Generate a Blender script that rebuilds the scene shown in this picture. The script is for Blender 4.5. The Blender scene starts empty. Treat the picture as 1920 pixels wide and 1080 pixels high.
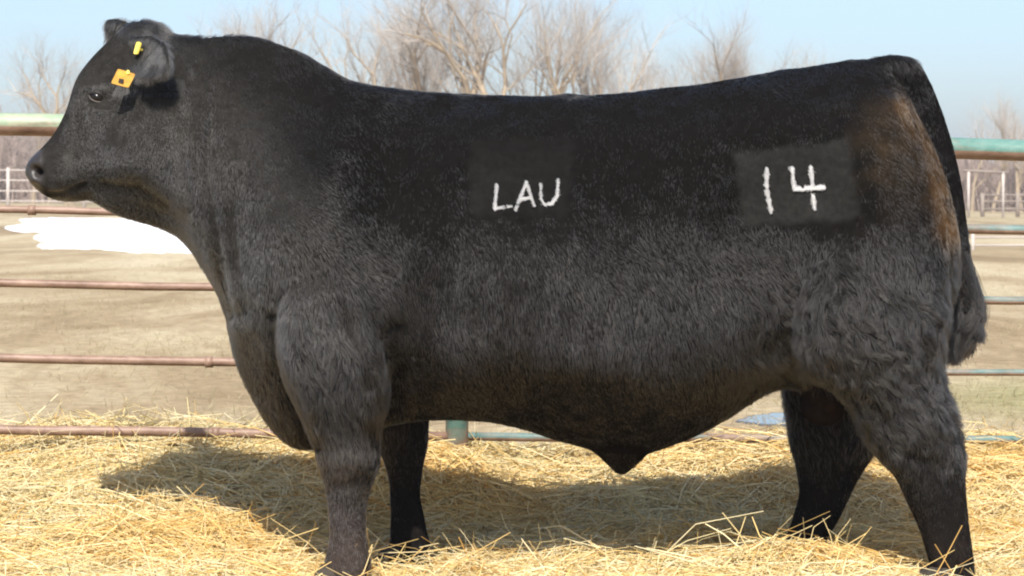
import bpy, math, random
import numpy as np
from mathutils import Vector
from mathutils.bvhtree import BVHTree

# ------------------------------------------------------------------ camera, sky, sun, exposure
SC = bpy.context.scene
F, CX, HY = 4828.0, 960.0, 370.0          # focal length in photo pixels, principal point (horizon row)
CAMY, CAMZ = -7.0, 1.05
cam_d = bpy.data.cameras.new('camera')
cam = bpy.data.objects.new('camera', cam_d)
SC.collection.objects.link(cam)
cam.location = (0, CAMY, CAMZ)
cam.rotation_euler = (math.radians(90), 0, 0)
cam_d.sensor_width = 36.0
cam_d.lens = F / 1920.0 * 36.0
cam_d.shift_y = -(540.0 - HY) / 1920.0
cam_d.clip_start = 0.1
cam_d.clip_end = 6000
cam_d.dof.use_dof = True
cam_d.dof.focus_distance = 6.75
cam_d.dof.aperture_fstop = 14.0
SC.camera = cam

SUN_EL, SUN_AZ = 49.0, 5.0                # elevation; degrees the sun stands left of straight behind the camera
W = bpy.data.worlds.new('World')
SC.world = W
W.use_nodes = True
nt = W.node_tree
bg = nt.nodes['Background']
sky = nt.nodes.new('ShaderNodeTexSky')
sky.sky_type = 'NISHITA'
sky.sun_disc = False
sky.sun_elevation = math.radians(SUN_EL)
sky.sun_rotation = math.radians(180.0 + SUN_AZ)
sky.air_density = 0.78
sky.dust_density = 1.6
sky.ozone_density = 2.3
nt.links.new(sky.outputs[0], bg.inputs[0])
bg.inputs[1].default_value = 0.118
sun_d = bpy.data.lights.new('sun', 'SUN')
sun_d.energy = 4.6
sun_d.angle = math.radians(0.55)
sun_d.color = (1.0, 0.95, 0.87)
sun = bpy.data.objects.new('sun', sun_d)
SC.collection.objects.link(sun)
e, a = math.radians(SUN_EL), math.radians(SUN_AZ)
to_sun = Vector((-math.sin(a) * math.cos(e), -math.cos(a) * math.cos(e), math.sin(e)))
sun.rotation_euler = to_sun.to_track_quat('Z', 'Y').to_euler()
sun.location = (-2, -12, 12)
SC.view_settings.view_transform = 'Standard'
SC.view_settings.look = 'None'
SC.view_settings.gamma = 1.0
SC.view_settings.use_curve_mapping = False
SC.view_settings.exposure = 0.76
SC.render.engine = 'CYCLES'
SC.cycles.use_denoising = True
SC.cycles.max_bounces = 8
SC.cycles.filter_width = 2.1
SC.cycles_curves.shape = 'RIBBONS'

rng = np.random.default_rng(7)
random.seed(7)

# ------------------------------------------------------------------ helpers
def P(px, py, Y):
    """photo pixel -> world point at depth plane Y"""
    d = Y - CAMY
    return Vector(((px - CX) / F * d, Y, CAMZ - (py - HY) / F * d))

def link(o, parent=None):
    SC.collection.objects.link(o)
    if parent is not None:
        o.parent = parent
    return o

def tag(o, label=None, cat=None, group=None, kind=None):
    if label: o['label'] = label
    if cat: o['category'] = cat
    if group: o['group'] = group
    if kind: o['kind'] = kind
    return o

def empty(name, loc=(0, 0, 0)):
    o = bpy.data.objects.new(name, None)
    o.location = loc
    o.empty_display_size = 0.1
    return link(o)

def mesh_obj(name, verts, faces, mat, parent=None, smooth=True):
    me = bpy.data.meshes.new(name)
    me.from_pydata([tuple(v) for v in verts], [], faces)
    me.validate()
    if smooth:
        me.polygons.foreach_set('use_smooth', [True] * len(me.polygons))
    me.materials.append(mat)
    o = bpy.data.objects.new(name, me)
    link(o, parent)
    if parent is not None and parent.type == 'EMPTY':
        # meshes are authored in world space: keep them there
        o.matrix_parent_inverse = parent_inv(parent)
    return o

def parent_inv(p):
    from mathutils import Matrix
    return Matrix.Translation(p.location).inverted()

def np_mesh(name, co, tris, mat, smooth=True, quads=False):
    me = bpy.data.meshes.new(name)
    n = 4 if quads else 3
    me.vertices.add(len(co))
    me.vertices.foreach_set('co', np.ascontiguousarray(co, dtype=np.float32).ravel())
    nf = len(tris)
    me.loops.add(nf * n)
    me.loops.foreach_set('vertex_index', np.ascontiguousarray(tris, dtype=np.int32).ravel())
    me.polygons.add(nf)
    me.polygons.foreach_set('loop_start', np.arange(0, nf * n, n, dtype=np.int32))
    if smooth:
        me.polygons.foreach_set('use_smooth', np.ones(nf, dtype=bool))
    me.update(calc_edges=True)
    me.materials.append(mat)
    return me

class Noise:
    def __init__(self, seed, n=32):
        self.n = n
        self.g = np.random.default_rng(seed).random((n, n, n)).astype(np.float32) * 2 - 1
    def __call__(self, p, scale=1.0):
        q = np.asarray(p, dtype=np.float64) * scale + 1000.0
        i = np.floor(q).astype(int)
        f = q - i
        f = f * f * (3 - 2 * f)
        i %= self.n
        j = (i + 1) % self.n
        g = self.g
        x0, y0, z0 = i[..., 0], i[..., 1], i[..., 2]
        x1, y1, z1 = j[..., 0], j[..., 1], j[..., 2]
        fx, fy, fz = f[..., 0], f[..., 1], f[..., 2]
        a = g[x0, y0, z0] * (1 - fx) + g[x1, y0, z0] * fx
        b = g[x0, y1, z0] * (1 - fx) + g[x1, y1, z0] * fx
        c = g[x0, y0, z1] * (1 - fx) + g[x1, y0, z1] * fx
        d = g[x0, y1, z1] * (1 - fx) + g[x1, y1, z1] * fx
        return (a * (1 - fy) + b * fy) * (1 - fz) + (c * (1 - fy) + d * fy) * fz

N1, N2, N3, N4 = Noise(1), Noise(2), Noise(3), Noise(4)

# ------------------------------------------------------------------ material helpers
class NT:
    def __init__(self, name):
        self.m = bpy.data.materials.new(name)
        self.m.use_nodes = True
        self.t = self.m.node_tree
        self.b = self.t.nodes['Principled BSDF']
        self.out = self.t.nodes['Material Output']
    def n(self, kind, **kw):
        nd = self.t.nodes.new(kind)
        for k, v in kw.items():
            setattr(nd, k, v)
        return nd
    def l(self, a, b):
        self.t.links.new(a, b)
    def noise(self, scale, detail=4, rough=0.6, vec=None, dist=0.0):
        nd = self.n('ShaderNodeTexNoise')
        nd.inputs['Scale'].default_value = scale
        nd.inputs['Detail'].default_value = detail
        nd.inputs['Roughness'].default_value = rough
        nd.inputs['Distortion'].default_value = dist
        if vec is not None:
            self.l(vec, nd.inputs['Vector'])
        return nd.outputs['Fac']
    def ramp(self, fac, stops):
        nd = self.n('ShaderNodeValToRGB')
        el = nd.color_ramp.elements
        while len(el) < len(stops):
            el.new(0.5)
        for k, (p, c) in enumerate(stops):
            el[k].position = p
            el[k].color = (*c, 1) if len(c) == 3 else c
        self.l(fac, nd.inputs['Fac'])
        return nd.outputs['Color']
    def coords(self, kind='Object', scale=(1, 1, 1)):
        tc = self.n('ShaderNodeTexCoord')
        mp = self.n('ShaderNodeMapping')
        mp.inputs['Scale'].default_value = scale
        self.l(tc.outputs[kind], mp.inputs['Vector'])
        return mp.outputs[0]
    def mix(self, fac, a, b):
        nd = self.n('ShaderNodeMix', data_type='RGBA')
        if isinstance(fac, float):
            nd.inputs[0].default_value = fac
        else:
            self.l(fac, nd.inputs[0])
        for s, v in ((6, a), (7, b)):
            if isinstance(v, tuple):
                nd.inputs[s].default_value = (*v, 1)
            else:
                self.l(v, nd.inputs[s])
        return nd.outputs[2]
    def bump(self, height, strength=0.5, dist=0.01):
        nd = self.n('ShaderNodeBump')
        nd.inputs['Strength'].default_value = strength
        nd.inputs['Distance'].default_value = dist
        self.l(height, nd.inputs['Height'])
        self.l(nd.outputs[0], self.b.inputs['Normal'])
    def color(self, c):
        if isinstance(c, tuple):
            self.b.inputs['Base Color'].default_value = (*c, 1)
        else:
            self.l(c, self.b.inputs['Base Color'])
    def rough(self, v, spec=None):
        self.b.inputs['Roughness'].default_value = v
        if spec is not None:
            self.b.inputs['Specular IOR Level'].default_value = spec

def m_pasture():
    t = NT('dry_pasture')
    v = t.coords('Object', (0.9, 0.3, 1.0))
    big = t.noise(0.09, 5, 0.6, v)
    mid = t.noise(0.33, 8, 0.72, v, 0.6)
    fine = t.noise(9.0, 5, 0.7, t.coords('Object'))
    c1 = t.ramp(mid, [(0.34, (0.215, 0.155, 0.085)), (0.46, (0.335, 0.26, 0.157)), (0.55, (0.445, 0.37, 0.24)), (0.68, (0.52, 0.448, 0.31))])
    vd = t.n('ShaderNodeVectorMath', operation='DISTANCE'); vd.inputs[1].default_value = (3.1, 6.2, 0)
    t.l(t.coords('Object', (1, 1.0, 0)), vd.inputs[0])
    near = t.n('ShaderNodeMapRange'); near.inputs[1].default_value = 3.2; near.inputs[2].default_value = 0.6; near.inputs[3].default_value = 0.0; near.inputs[4].default_value = 0.22
    t.l(vd.outputs['Value'], near.inputs[0])
    adg = t.n('ShaderNodeMath', operation='ADD'); t.l(big, adg.inputs[0]); t.l(near.outputs[0], adg.inputs[1])
    green = t.ramp(adg.outputs[0], [(0.54, (0, 0, 0)), (0.70, (1, 1, 1))])
    c2 = t.mix(green, c1, (0.26, 0.25, 0.115))
    f = t.ramp(fine, [(0.3, (0.62, 0.62, 0.62)), (0.7, (1.12, 1.12, 1.12))])
    mul = t.n('ShaderNodeMix', data_type='RGBA', blend_type='MULTIPLY')
    mul.inputs[0].default_value = 1.0
    t.l(c2, mul.inputs[6]); t.l(f, mul.inputs[7])
    t.color(mul.outputs[2])
    t.rough(0.95, 0.1)
    t.bump(fine, 0.2, 0.03)
    return t.m

def m_strawbed():
    t = NT('straw_litter')
    v = t.coords('Object', (3.0, 1.0, 1.0))
    a = t.noise(30, 6, 0.7, v)
    t.color(t.ramp(a, [(0.3, (0.26, 0.18, 0.08)), (0.6, (0.55, 0.42, 0.2)), (0.8, (0.68, 0.54, 0.29))]))
    t.rough(0.9, 0.1)
    t.bump(a, 0.8, 0.02)
    return t.m

def m_straw():
    t = NT('straw_stalk')
    at = t.n('ShaderNodeAttribute', attribute_name='tint')
    t.color(at.outputs['Color'])
    t.rough(0.5, 0.35)
    t.b.inputs['Subsurface Weight'].default_value = 0.0
    tr = t.n('ShaderNodeBsdfTranslucent')
    t.l(at.outputs['Color'], tr.inputs['Color'])
    mx = t.n('ShaderNodeMixShader')
    mx.inputs[0].default_value = 0.22
    t.l(t.b.outputs[0], mx.inputs[1]); t.l(tr.outputs[0], mx.inputs[2])
    t.l(mx.outputs[0], t.out.inputs['Surface'])
    return t.m

def m_pipe(name, paint, rust_lo, rust_hi, pale):
    t = NT(name)
    v = t.coords('Object', (0.8, 4, 4))
    n1 = t.noise(2.2, 6, 0.65, v)
    n2 = t.noise(25, 5, 0.7, t.coords('Object', (0.5, 1, 1)))
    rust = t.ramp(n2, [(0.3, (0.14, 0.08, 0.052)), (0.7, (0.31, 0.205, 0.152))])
    pn = t.mix(t.ramp(n2, [(0.35, (0, 0, 0)), (0.75, (1, 1, 1))]), paint, pale)
    m = t.ramp(n1, [(rust_lo, (0, 0, 0)), (rust_hi, (1, 1, 1))])
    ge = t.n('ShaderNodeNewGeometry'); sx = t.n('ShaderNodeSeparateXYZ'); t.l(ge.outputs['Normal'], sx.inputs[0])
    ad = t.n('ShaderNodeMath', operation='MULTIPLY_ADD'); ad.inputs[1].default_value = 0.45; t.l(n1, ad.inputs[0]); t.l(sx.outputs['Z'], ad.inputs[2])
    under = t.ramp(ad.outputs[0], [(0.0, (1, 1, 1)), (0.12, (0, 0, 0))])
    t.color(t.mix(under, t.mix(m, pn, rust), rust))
    t.rough(0.5, 0.4)
    t.bump(n2, 0.3, 0.002)
    return t.m

def m_plain(name, c, rough=0.7, spec=0.3, var=0.15, scale=12):
    t = NT(name)
    a = t.noise(scale, 5, 0.65, t.coords('Object'))
    lo = tuple(x * (1 - var) for x in c); hi = tuple(min(1, x * (1 + var)) for x in c)
    t.color(t.ramp(a, [(0.3, lo), (0.7, hi)]))
    t.rough(rough, spec)
    t.bump(a, 0.25, 0.005)
    return t.m

def m_bark(name, c1, c2):
    t = NT(name)
    a = t.noise(3.0, 5, 0.7, t.coords('Object', (1, 1, 0.25)))
    t.color(t.ramp(a, [(0.3, c1), (0.7, c2)]))
    t.rough(0.9, 0.1)
    return t.m

def m_skin():
    t = NT('black_hide')
    at = t.n('ShaderNodeAttribute', attribute_name='tint')
    a = t.noise(60, 5, 0.7, t.coords('Object'))
    f = t.ramp(a, [(0.3, (0.6, 0.6, 0.6)), (0.7, (1.2, 1.2, 1.2))])
    mul = t.n('ShaderNodeMix', data_type='RGBA', blend_type='MULTIPLY')
    mul.inputs[0].default_value = 1.0
    t.l(at.outputs['Color'], mul.inputs[6]); t.l(f, mul.inputs[7])
    t.color(mul.outputs[2])
    wt = t.n('ShaderNodeAttribute', attribute_name='wet')
    m1 = t.n('ShaderNodeMath', operation='MULTIPLY'); m1.inputs[1].default_value = 0.45; t.l(wt.outputs['Fac'], m1.inputs[0])
    t.l(m1.outputs[0], t.b.inputs['Specular IOR Level'])
    m2 = t.n('ShaderNodeMath', operation='MULTIPLY_ADD'); m2.inputs[1].default_value = -0.45; m2.inputs[2].default_value = 0.9; t.l(wt.outputs['Fac'], m2.inputs[0])
    t.l(m2.outputs[0], t.b.inputs['Roughness'])
    t.bump(a, 0.4, 0.003)
    return t.m

def m_hair(name, rough=0.38, radial=0.55, coat=0.0):
    m = bpy.data.materials.new(name)
    m.use_nodes = True
    t = m.node_tree
    t.nodes.remove(t.nodes['Principled BSDF'])
    h = t.nodes.new('ShaderNodeBsdfHairPrincipled')
    h.model = 'CHIANG'
    h.parametrization = 'COLOR'
    h.inputs['Roughness'].default_value = rough
    h.inputs['Radial Roughness'].default_value = radial
    h.inputs['Coat'].default_value = coat
    at = t.nodes.new('ShaderNodeAttribute')
    at.attribute_name = 'tint'
    t.links.new(at.outputs['Color'], h.inputs['Color'])
    t.links.new(h.outputs[0], t.nodes['Material Output'].inputs['Surface'])
    return m

# ------------------------------------------------------------------ terrain
def ground_z(x, Y):
    """height of the pasture: flat by the pen, gently rising towards the wood, a little lower on the right"""
    x = np.asarray(x, dtype=float); Y = np.asarray(Y, dtype=float)
    k = np.clip((Y - 18.0) / 80.0, 0, 1)
    k = k * k * (3 - 2 * k)
    z = k * (0.48 - 0.009 * np.clip(x, -45, 45))
    far = np.clip((Y - 100.0) / 200.0, 0, 1)
    und = 0.02 * N3(np.stack([x * 0.6, Y * 0.25, 0 * x], -1)) * np.clip((Y - 4) / 4, 0, 1)
    return z + 0.3 * far + und

def on_ground(px, py):
    lo, hi = 4.0, 400.0
    for _ in range(50):
        mid = (lo + hi) / 2
        p = P(px, py, mid)
        if p.z > float(ground_z(p.x, mid)): lo = mid
        else: hi = mid
    p = P(px, py, lo)
    return Vector((p.x, lo, float(ground_z(p.x, lo))))

ys = np.concatenate([np.linspace(-30, -2, 8), np.linspace(-1.5, 30, 80), 30 * 1.045 ** np.arange(1, 115)])
xs = np.concatenate([-(6 * 1.16 ** np.arange(40, 0, -1)), np.linspace(-6, 6, 41), 6 * 1.16 ** np.arange(1, 41)])
X, Yg = np.meshgrid(xs, ys)
Z = ground_z(X, Yg)
co = np.stack([X, Yg, Z], -1).reshape(-1, 3)
nx, ny = len(xs), len(ys)
idx = np.arange(nx * ny).reshape(ny, nx)
q = np.stack([idx[:-1, :-1], idx[:-1, 1:], idx[1:, 1:], idx[1:, :-1]], -1).reshape(-1, 4)
g = bpy.data.objects.new('pasture', np_mesh('pasture', co, q, m_pasture(), quads=True))
tag(link(g), kind='structure')

def hollow(x, Y):
    """bedding trampled down round the feet"""
    t_ = np.zeros(np.shape(x))
    for fx_, fy_, rx_, ry_, am in ((-0.44, -0.26, 0.12, 0.14, 0.75), (-0.275, -0.02, 0.12, 0.36, 1.0), (1.17, -0.34, 0.16, 0.20, 0.85)):
        t_ = np.maximum(t_, am * np.exp(-(((x - fx_) / rx_) ** 2 + ((Y - fy_) / ry_) ** 2)))
    return t_

# straw bed: a bank of bedding that rises towards the fence
def straw_h(x, Y):
    x = np.asarray(x, dtype=float); Y = np.asarray(Y, dtype=float)
    bankh = np.interp(x, [-3, -1.3, -0.8, -0.3, 0.1, 0.6, 1.2, 1.7, 3], [0.235, 0.235, 0.245, 0.20, 0.18, 0.20, 0.20, 0.19, 0.18])
    start = np.interp(x, [-3, -0.9, -0.3, 0.1, 1.0, 3], [0.2, 0.3, 0.55, 0.85, 0.85, 0.6])
    k = np.clip((Y - start) / (1.38 - start), 0, 1)
    k = k * k * (3 - 2 * k)
    out = np.clip((Y - 1.6) / 0.7, 0, 1)
    out = out * out * (3 - 2 * out)
    low = np.interp(x, [-3, -1.0, -0.6, 0.3, 0.9, 3], [0.05, 0.045, 0.018, 0.018, 0.012, 0.03])
    h = low + (bankh - low) * k
    h = h * (1 - out) - 0.03 * out
    # clump in front of the hind leg, and low one by the near front foot
    h = h + 0.10 * np.exp(-(((x - 0.76) / 0.17) ** 2 + ((Y + 0.05) / 0.13) ** 2))
    h = h + 0.012 * np.exp(-(((x - 0.0) / 0.5) ** 2 + ((Y + 0.45) / 0.12) ** 2))
    h = h + 0.03 * np.exp(-(((x + 1.05) / 0.35) ** 2 + ((Y - 0.15) / 0.25) ** 2))
    p = np.stack([x, Y, 0 * x], -1)
    h = h + (0.030 * N1(p, 4.0) + 0.024 * N2(p, 9.0) + 0.010 * N3(p, 22.0)) * (1 - out)
    t_ = hollow(x, Y)
    h = h * (1 - t_) - 0.008 * t_
    edge = np.clip((3.4 - np.abs(x)) / 0.6, 0, 1) * np.clip((Y + 2.6) / 0.5, 0, 1)
    return h * edge - 0.03 * (1 - edge)

xs = np.linspace(-3.4, 3.4, 171); ys = np.linspace(-2.6, 2.3, 124)
X, Yg = np.meshgrid(xs, ys)
co = np.stack([X, Yg, straw_h(X, Yg)], -1).reshape(-1, 3)
nx, ny = len(xs), len(ys)
idx = np.arange(nx * ny).reshape(ny, nx)
q = np.stack([idx[:-1, :-1], idx[:-1, 1:], idx[1:, 1:], idx[1:, :-1]], -1).reshape(-1, 4)
g = bpy.data.objects.new('pen_ground', np_mesh('pen_ground', co, q, m_strawbed(), quads=True))
tag(link(g), kind='structure')

def stalks(name, base, dirs, length, rad, bend, tint, mat, segs=2, sides=3):
    """many thin bent three-sided stalks in one mesh"""
    n = len(base)
    dirs = dirs / np.linalg.norm(dirs, axis=1, keepdims=True)
    up = np.tile(np.array([0.03, 0.05, 1.0]), (n, 1))
    s = np.cross(dirs, up); s /= np.maximum(np.linalg.norm(s, axis=1, keepdims=True), 1e-6)
    t = np.cross(s, dirs)
    rings = []
    for k in range(segs + 1):
        f = k / segs
        c = base + dirs * (length * f)[:, None] + bend * ((f - 0.5) ** 2 - 0.25)[..., None] * -1.0 if False else \
            base + dirs * (length * f)[:, None] + bend * (4 * f * (1 - f))
        r = rad * (1.0 - 0.35 * f)
        ring = []
        for j in range(sides):
            an = 2 * math.pi * j / sides
            ring.append(c + s * (r * math.cos(an))[:, None] + t * (r * math.sin(an))[:, None])
        rings.append(np.stack(ring, 1))
    V = np.stack(rings, 1)                       # n, segs+1, sides, 3
    off = (np.arange(n) * (segs + 1) * sides)[:, None]
    fl = []
    for k in range(segs):
        for j in range(sides):
            a_, b_ = k * sides + j, k * sides + (j + 1) % sides
            c_, d_ = a_ + sides, b_ + sides
            fl.append(np.concatenate([off + a_, off + b_, off + d_, off + c_], 1))
    faces = np.stack(fl, 1).reshape(-1, 4)
    me = np_mesh(name, V.reshape(-1, 3), faces, mat, quads=True)
    if tint is not None:
        at = me.attributes.new('tint', 'FLOAT_COLOR', 'POINT')
        c4 = np.concatenate([tint, np.ones((n, 1))], 1)
        at.data.foreach_set('color', np.repeat(c4, (segs + 1) * sides, 0).astype(np.float32).ravel())
    return link(bpy.data.objects.new(name, me))

def straw():
    n1, n2 = 110000, 18000
    x = np.concatenate([rng.uniform(-2.0, 2.0, n1), rng.uniform(-3.2, 3.2, n2)])
    y = np.concatenate([rng.uniform(-0.75, 1.75, n1), rng.uniform(-2.3, 2.0, n2)])
    n = n1 + n2
    L = rng.gamma(4.0, 0.036, n).clip(0.03, 0.32)
    az = rng.uniform(0, 2 * math.pi, n) + 0.8 * N1(np.stack([x, y, 0 * x], -1), 3.0)
    el = rng.normal(0.05, 0.20, n)
    stand = rng.random(n) < 0.022 + 0.045 * np.clip(N4(np.stack([x, y, 0 * x], -1), 5.0), 0, 1)
    el = np.where(stand, rng.uniform(0.3, 1.25, n), el)
    stand &= hollow(x, y) < 0.5
    L = np.where(stand, np.minimum(L * 0.62, 0.13), L)
    d = np.stack([np.cos(az) * np.cos(el), np.sin(az) * np.cos(el), np.sin(el)], 1)
    base = np.stack([x, y, 0 * x], 1) - d * (L * np.where(stand, 0.1, 0.5))[:, None]
    # follow the slope of the bank
    h0 = straw_h(base[:, 0], base[:, 1]); tip = base + d * L[:, None]
    h1 = straw_h(tip[:, 0], tip[:, 1])
    lay = rng.random(n) ** 1.5 * (0.038 + 0.03 * np.clip(N3(np.stack([x, y, 0 * x], -1), 6.0), -1, 1)) * (1 - 0.75 * hollow(x, y))
    base[:, 2] = h0 + lay - 0.004
    flat = ~stand
    d[flat, 2] = np.clip((h1 - h0) / L + el * 0.6, -0.5, 0.45)[flat]
    bend = rng.normal(0, 1, (n, 3)) * (L * 0.07)[:, None]
    bend[:, 2] = np.abs(bend[:, 2]) * 0.7
    k = rng.random((n, 1))
    pal = np.array([[0.88, 0.72, 0.38], [0.94, 0.85, 0.60], [0.80, 0.59, 0.26], [0.70, 0.43, 0.14], [0.84, 0.74, 0.46], [0.52, 0.37, 0.17]])
    pick = rng.choice(6, n, p=[0.28, 0.35, 0.13, 0.05, 0.14, 0.05])
    warm = N2(np.stack([x, y, 0 * x], -1), 2.2)
    tint = pal[pick] * (0.82 + 0.32 * k) * np.array([1.0, 0.975, 0.88])
    tint *= np.stack([1 + 0.02 * warm, 1 - 0.13 * np.clip(warm, 0, 1), 1 - 0.42 * np.clip(warm, 0, 1)], 1)
    rad = 0.0009 + 0.0017 * rng.random(n) ** 1.5
    o = stalks('straw_bedding', base, d, L, rad, bend, tint, m_straw())
    tag(o, 'golden loose straw bedding banked up against the pipe fence', 'straw', kind='stuff')
straw()

def dry_grass():
    n = 42000
    Y = 2.0 + rng.random(n) ** 1.5 * 30
    x = rng.uniform(-1, 1, n) * (0.225 * (Y + 7) + 0.6)
    keep = N1(np.stack([x, Y * 0.5, 0 * x], -1), 0.9) + rng.normal(0, 0.45, n) > -0.1
    x, Y = x[keep], Y[keep]; n = len(x)
    L = rng.uniform(0.02, 0.07, n)
    az = rng.uniform(0, 6.283, n); el = rng.uniform(0.1, 1.2, n)
    d = np.stack([np.cos(az) * np.cos(el), np.sin(az) * np.cos(el), np.sin(el)], 1)
    base = np.stack([x, Y, ground_z(x, Y) - 0.003], 1)
    pal = np.array([[0.46, 0.38, 0.22], [0.36, 0.28, 0.15], [0.26, 0.25, 0.10], [0.55, 0.48, 0.31]])
    tint = pal[rng.choice(4, n, p=[0.4, 0.3, 0.1, 0.2])]
    bend = rng.normal(0, 0.004, (n, 3))
    o = stalks('dry_grass', base, d, L, np.full(n, 0.0016), bend, tint, bpy.data.materials['straw_stalk'], segs=1)
    tag(o, 'short dry winter grass on the pasture beyond the fence', 'grass', kind='stuff')
dry_grass()

# snow and puddle lying on the pasture
def on_ground_np(px, py):
    lo = np.full(px.shape, 4.0); hi = np.full(px.shape, 400.0)
    for _ in range(45):
        mid = (lo + hi) / 2
        d = mid - CAMY
        above = CAMZ - (py - HY) / F * d > ground_z((px - CX) / F * d, mid)
        lo = np.where(above, mid, lo); hi = np.where(above, hi, mid)
    d = lo - CAMY
    return (px - CX) / F * d, lo

def ground_patch(name, outline, lift, dome, mat, step=(3.0, 1.0), soft=2.0):
    """a sheet lying on the pasture: dome high inside the outline, sinking under the ground outside it"""
    pts = np.array(outline, dtype=float)
    x0, y0 = pts.min(0) - 8; x1, y1 = pts.max(0) + 8
    gx = np.arange(x0, x1, step[0]); gy = np.arange(y0, y1, step[1])
    PX, PY = np.meshgrid(gx, gy)
    asp = step[0] / step[1]
    sd = np.full(PX.shape, 1e9); inside = np.zeros(PX.shape, bool)
    for (ax, ay), (bx, by) in zip(pts, np.roll(pts, -1, 0)):
        ex, ey = (bx - ax) / asp, by - ay
        wx, wy = (PX - ax) / asp, PY - ay
        t = np.clip((wx * ex + wy * ey) / max(ex * ex + ey * ey, 1e-9), 0, 1)
        sd = np.minimum(sd, np.hypot(wx - t * ex, wy - t * ey))
        cr = ((ay > PY) != (by > PY))
        with np.errstate(divide='ignore', invalid='ignore'):
            xi = (bx - ax) * (PY - ay) / (by - ay) + ax
        inside ^= cr & (PX < xi)
    sd = np.where(inside, sd, -sd) + 1.3 * N4(np.stack([PX * 0.05, PY * 0.25, 0 * PX], -1)) + 0.7 * N2(np.stack([PX * 0.16, PY * 0.6, 0 * PX], -1))
    wx, wy = on_ground_np(PX, PY)
    k = np.clip(sd / soft, -1, 1)
    z = ground_z(wx, wy) + lift + np.where(k > 0, dome * np.sqrt(np.clip(k, 0, 1)), 0.12 * k)
    co = np.stack([wx, wy, z], -1).reshape(-1, 3)
    ny, nx = PX.shape
    idx = np.arange(nx * ny).reshape(ny, nx)
    q = np.stack([idx[:-1, :-1], idx[1:, :-1], idx[1:, 1:], idx[:-1, 1:]], -1)
    keep = (sd[:-1, :-1] > -soft) | (sd[1:, 1:] > -soft) | (sd[1:, :-1] > -soft) | (sd[:-1, 1:] > -soft)
    return link(bpy.data.objects.new(name, np_mesh(name, co, q[keep], mat, quads=True)))

snow_m = m_plain('old_snow', (0.82, 0.83, 0.85), 0.7, 0.3, 0.05, 2.0)
o = ground_patch('snow_patch', [(430, 478), (355, 474), (325, 473), (305, 470), (310, 474), (245, 473), (200, 468), (140, 467), (80, 467), (66, 462),
     (75, 459), (140, 459), (95, 455), (62, 448), (66, 442), (95, 437), (58, 435), (22, 432), (5, 427), (38, 423), (48, 420),
     (30, 412), (60, 410), (130, 410), (230, 412), (330, 416), (430, 422), (520, 440), (500, 465)], 0.0, 0.05, snow_m)
tag(o, 'long white patch of old snow lying on the pasture under the bull\'s jaw', 'snow', kind='structure')
wm = NT('puddle_water'); wm.color((0.10, 0.09, 0.07)); wm.rough(0.03, 0.6)
o = ground_patch('puddle', [(1380, 792), (1400, 783), (1450, 776), (1500, 772), (1560, 774), (1600, 783), (1570, 795), (1500, 801), (1440, 800)], 0.008, 0.0, wm.m)
tag(o, kind='structure')

# ------------------------------------------------------------------ pipes and fences
def tube_data(pts, radii, sides=10, cap=True):
    verts, faces = [], []
    prev = None
    n = len(pts)
    for i in range(n):
        p = Vector(pts[i])
        d = (Vector(pts[min(i + 1, n - 1)]) - Vector(pts[max(i - 1, 0)])).normalized()
        if prev is None:
            s = d.orthogonal().normalized()
        else:
            s = (prev - d * prev.dot(d)).normalized()
        prev = s
        t = d.cross(s)
        for j in range(sides):
            an = 2 * math.pi * j / sides
            verts.append(p + (s * math.cos(an) + t * math.sin(an)) * radii[i])
    for i in range(n - 1):
        for j in range(sides):
            k = (j + 1) % sides
            faces.append((i * sides + j, i * sides + k, (i + 1) * sides + k, (i + 1) * sides + j))
    if cap:
        faces.append(tuple(reversed(range(sides))))
        faces.append(tuple((n - 1) * sides + j for j in range(sides)))
    return verts, faces

def tube(name, pts, radii, mat, parent=None, sides=12):
    if isinstance(radii, (int, float)):
        radii = [radii] * len(pts)
    v, f = tube_data(pts, radii, sides)
    return mesh_obj(name, v, f, mat, parent)

def box(name, lo, hi, mat, parent=None):
    (a, b, c), (d, e_, f_) = lo, hi
    v = [(a, b, c), (d, b, c), (d, e_, c), (a, e_, c), (a, b, f_), (d, b, f_), (d, e_, f_), (a, e_, f_)]
    f = [(0, 3, 2, 1), (4, 5, 6, 7), (0, 1, 5, 4), (1, 2, 6, 5), (2, 3, 7, 6), (3, 0, 4, 7)]
    return mesh_obj(name, v, f, mat, parent, smooth=False)

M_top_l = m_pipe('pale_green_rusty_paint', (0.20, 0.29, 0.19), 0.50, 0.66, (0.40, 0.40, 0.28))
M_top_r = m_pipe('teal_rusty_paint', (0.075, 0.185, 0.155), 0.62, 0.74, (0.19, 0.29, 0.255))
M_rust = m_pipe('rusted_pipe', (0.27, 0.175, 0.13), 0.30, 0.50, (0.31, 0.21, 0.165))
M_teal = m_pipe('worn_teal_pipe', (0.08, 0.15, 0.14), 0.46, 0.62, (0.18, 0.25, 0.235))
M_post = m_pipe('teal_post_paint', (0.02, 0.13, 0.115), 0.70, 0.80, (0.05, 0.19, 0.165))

def fence_Y(px):
    return 1.15 + 0.40 * px / 1920.0

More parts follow.
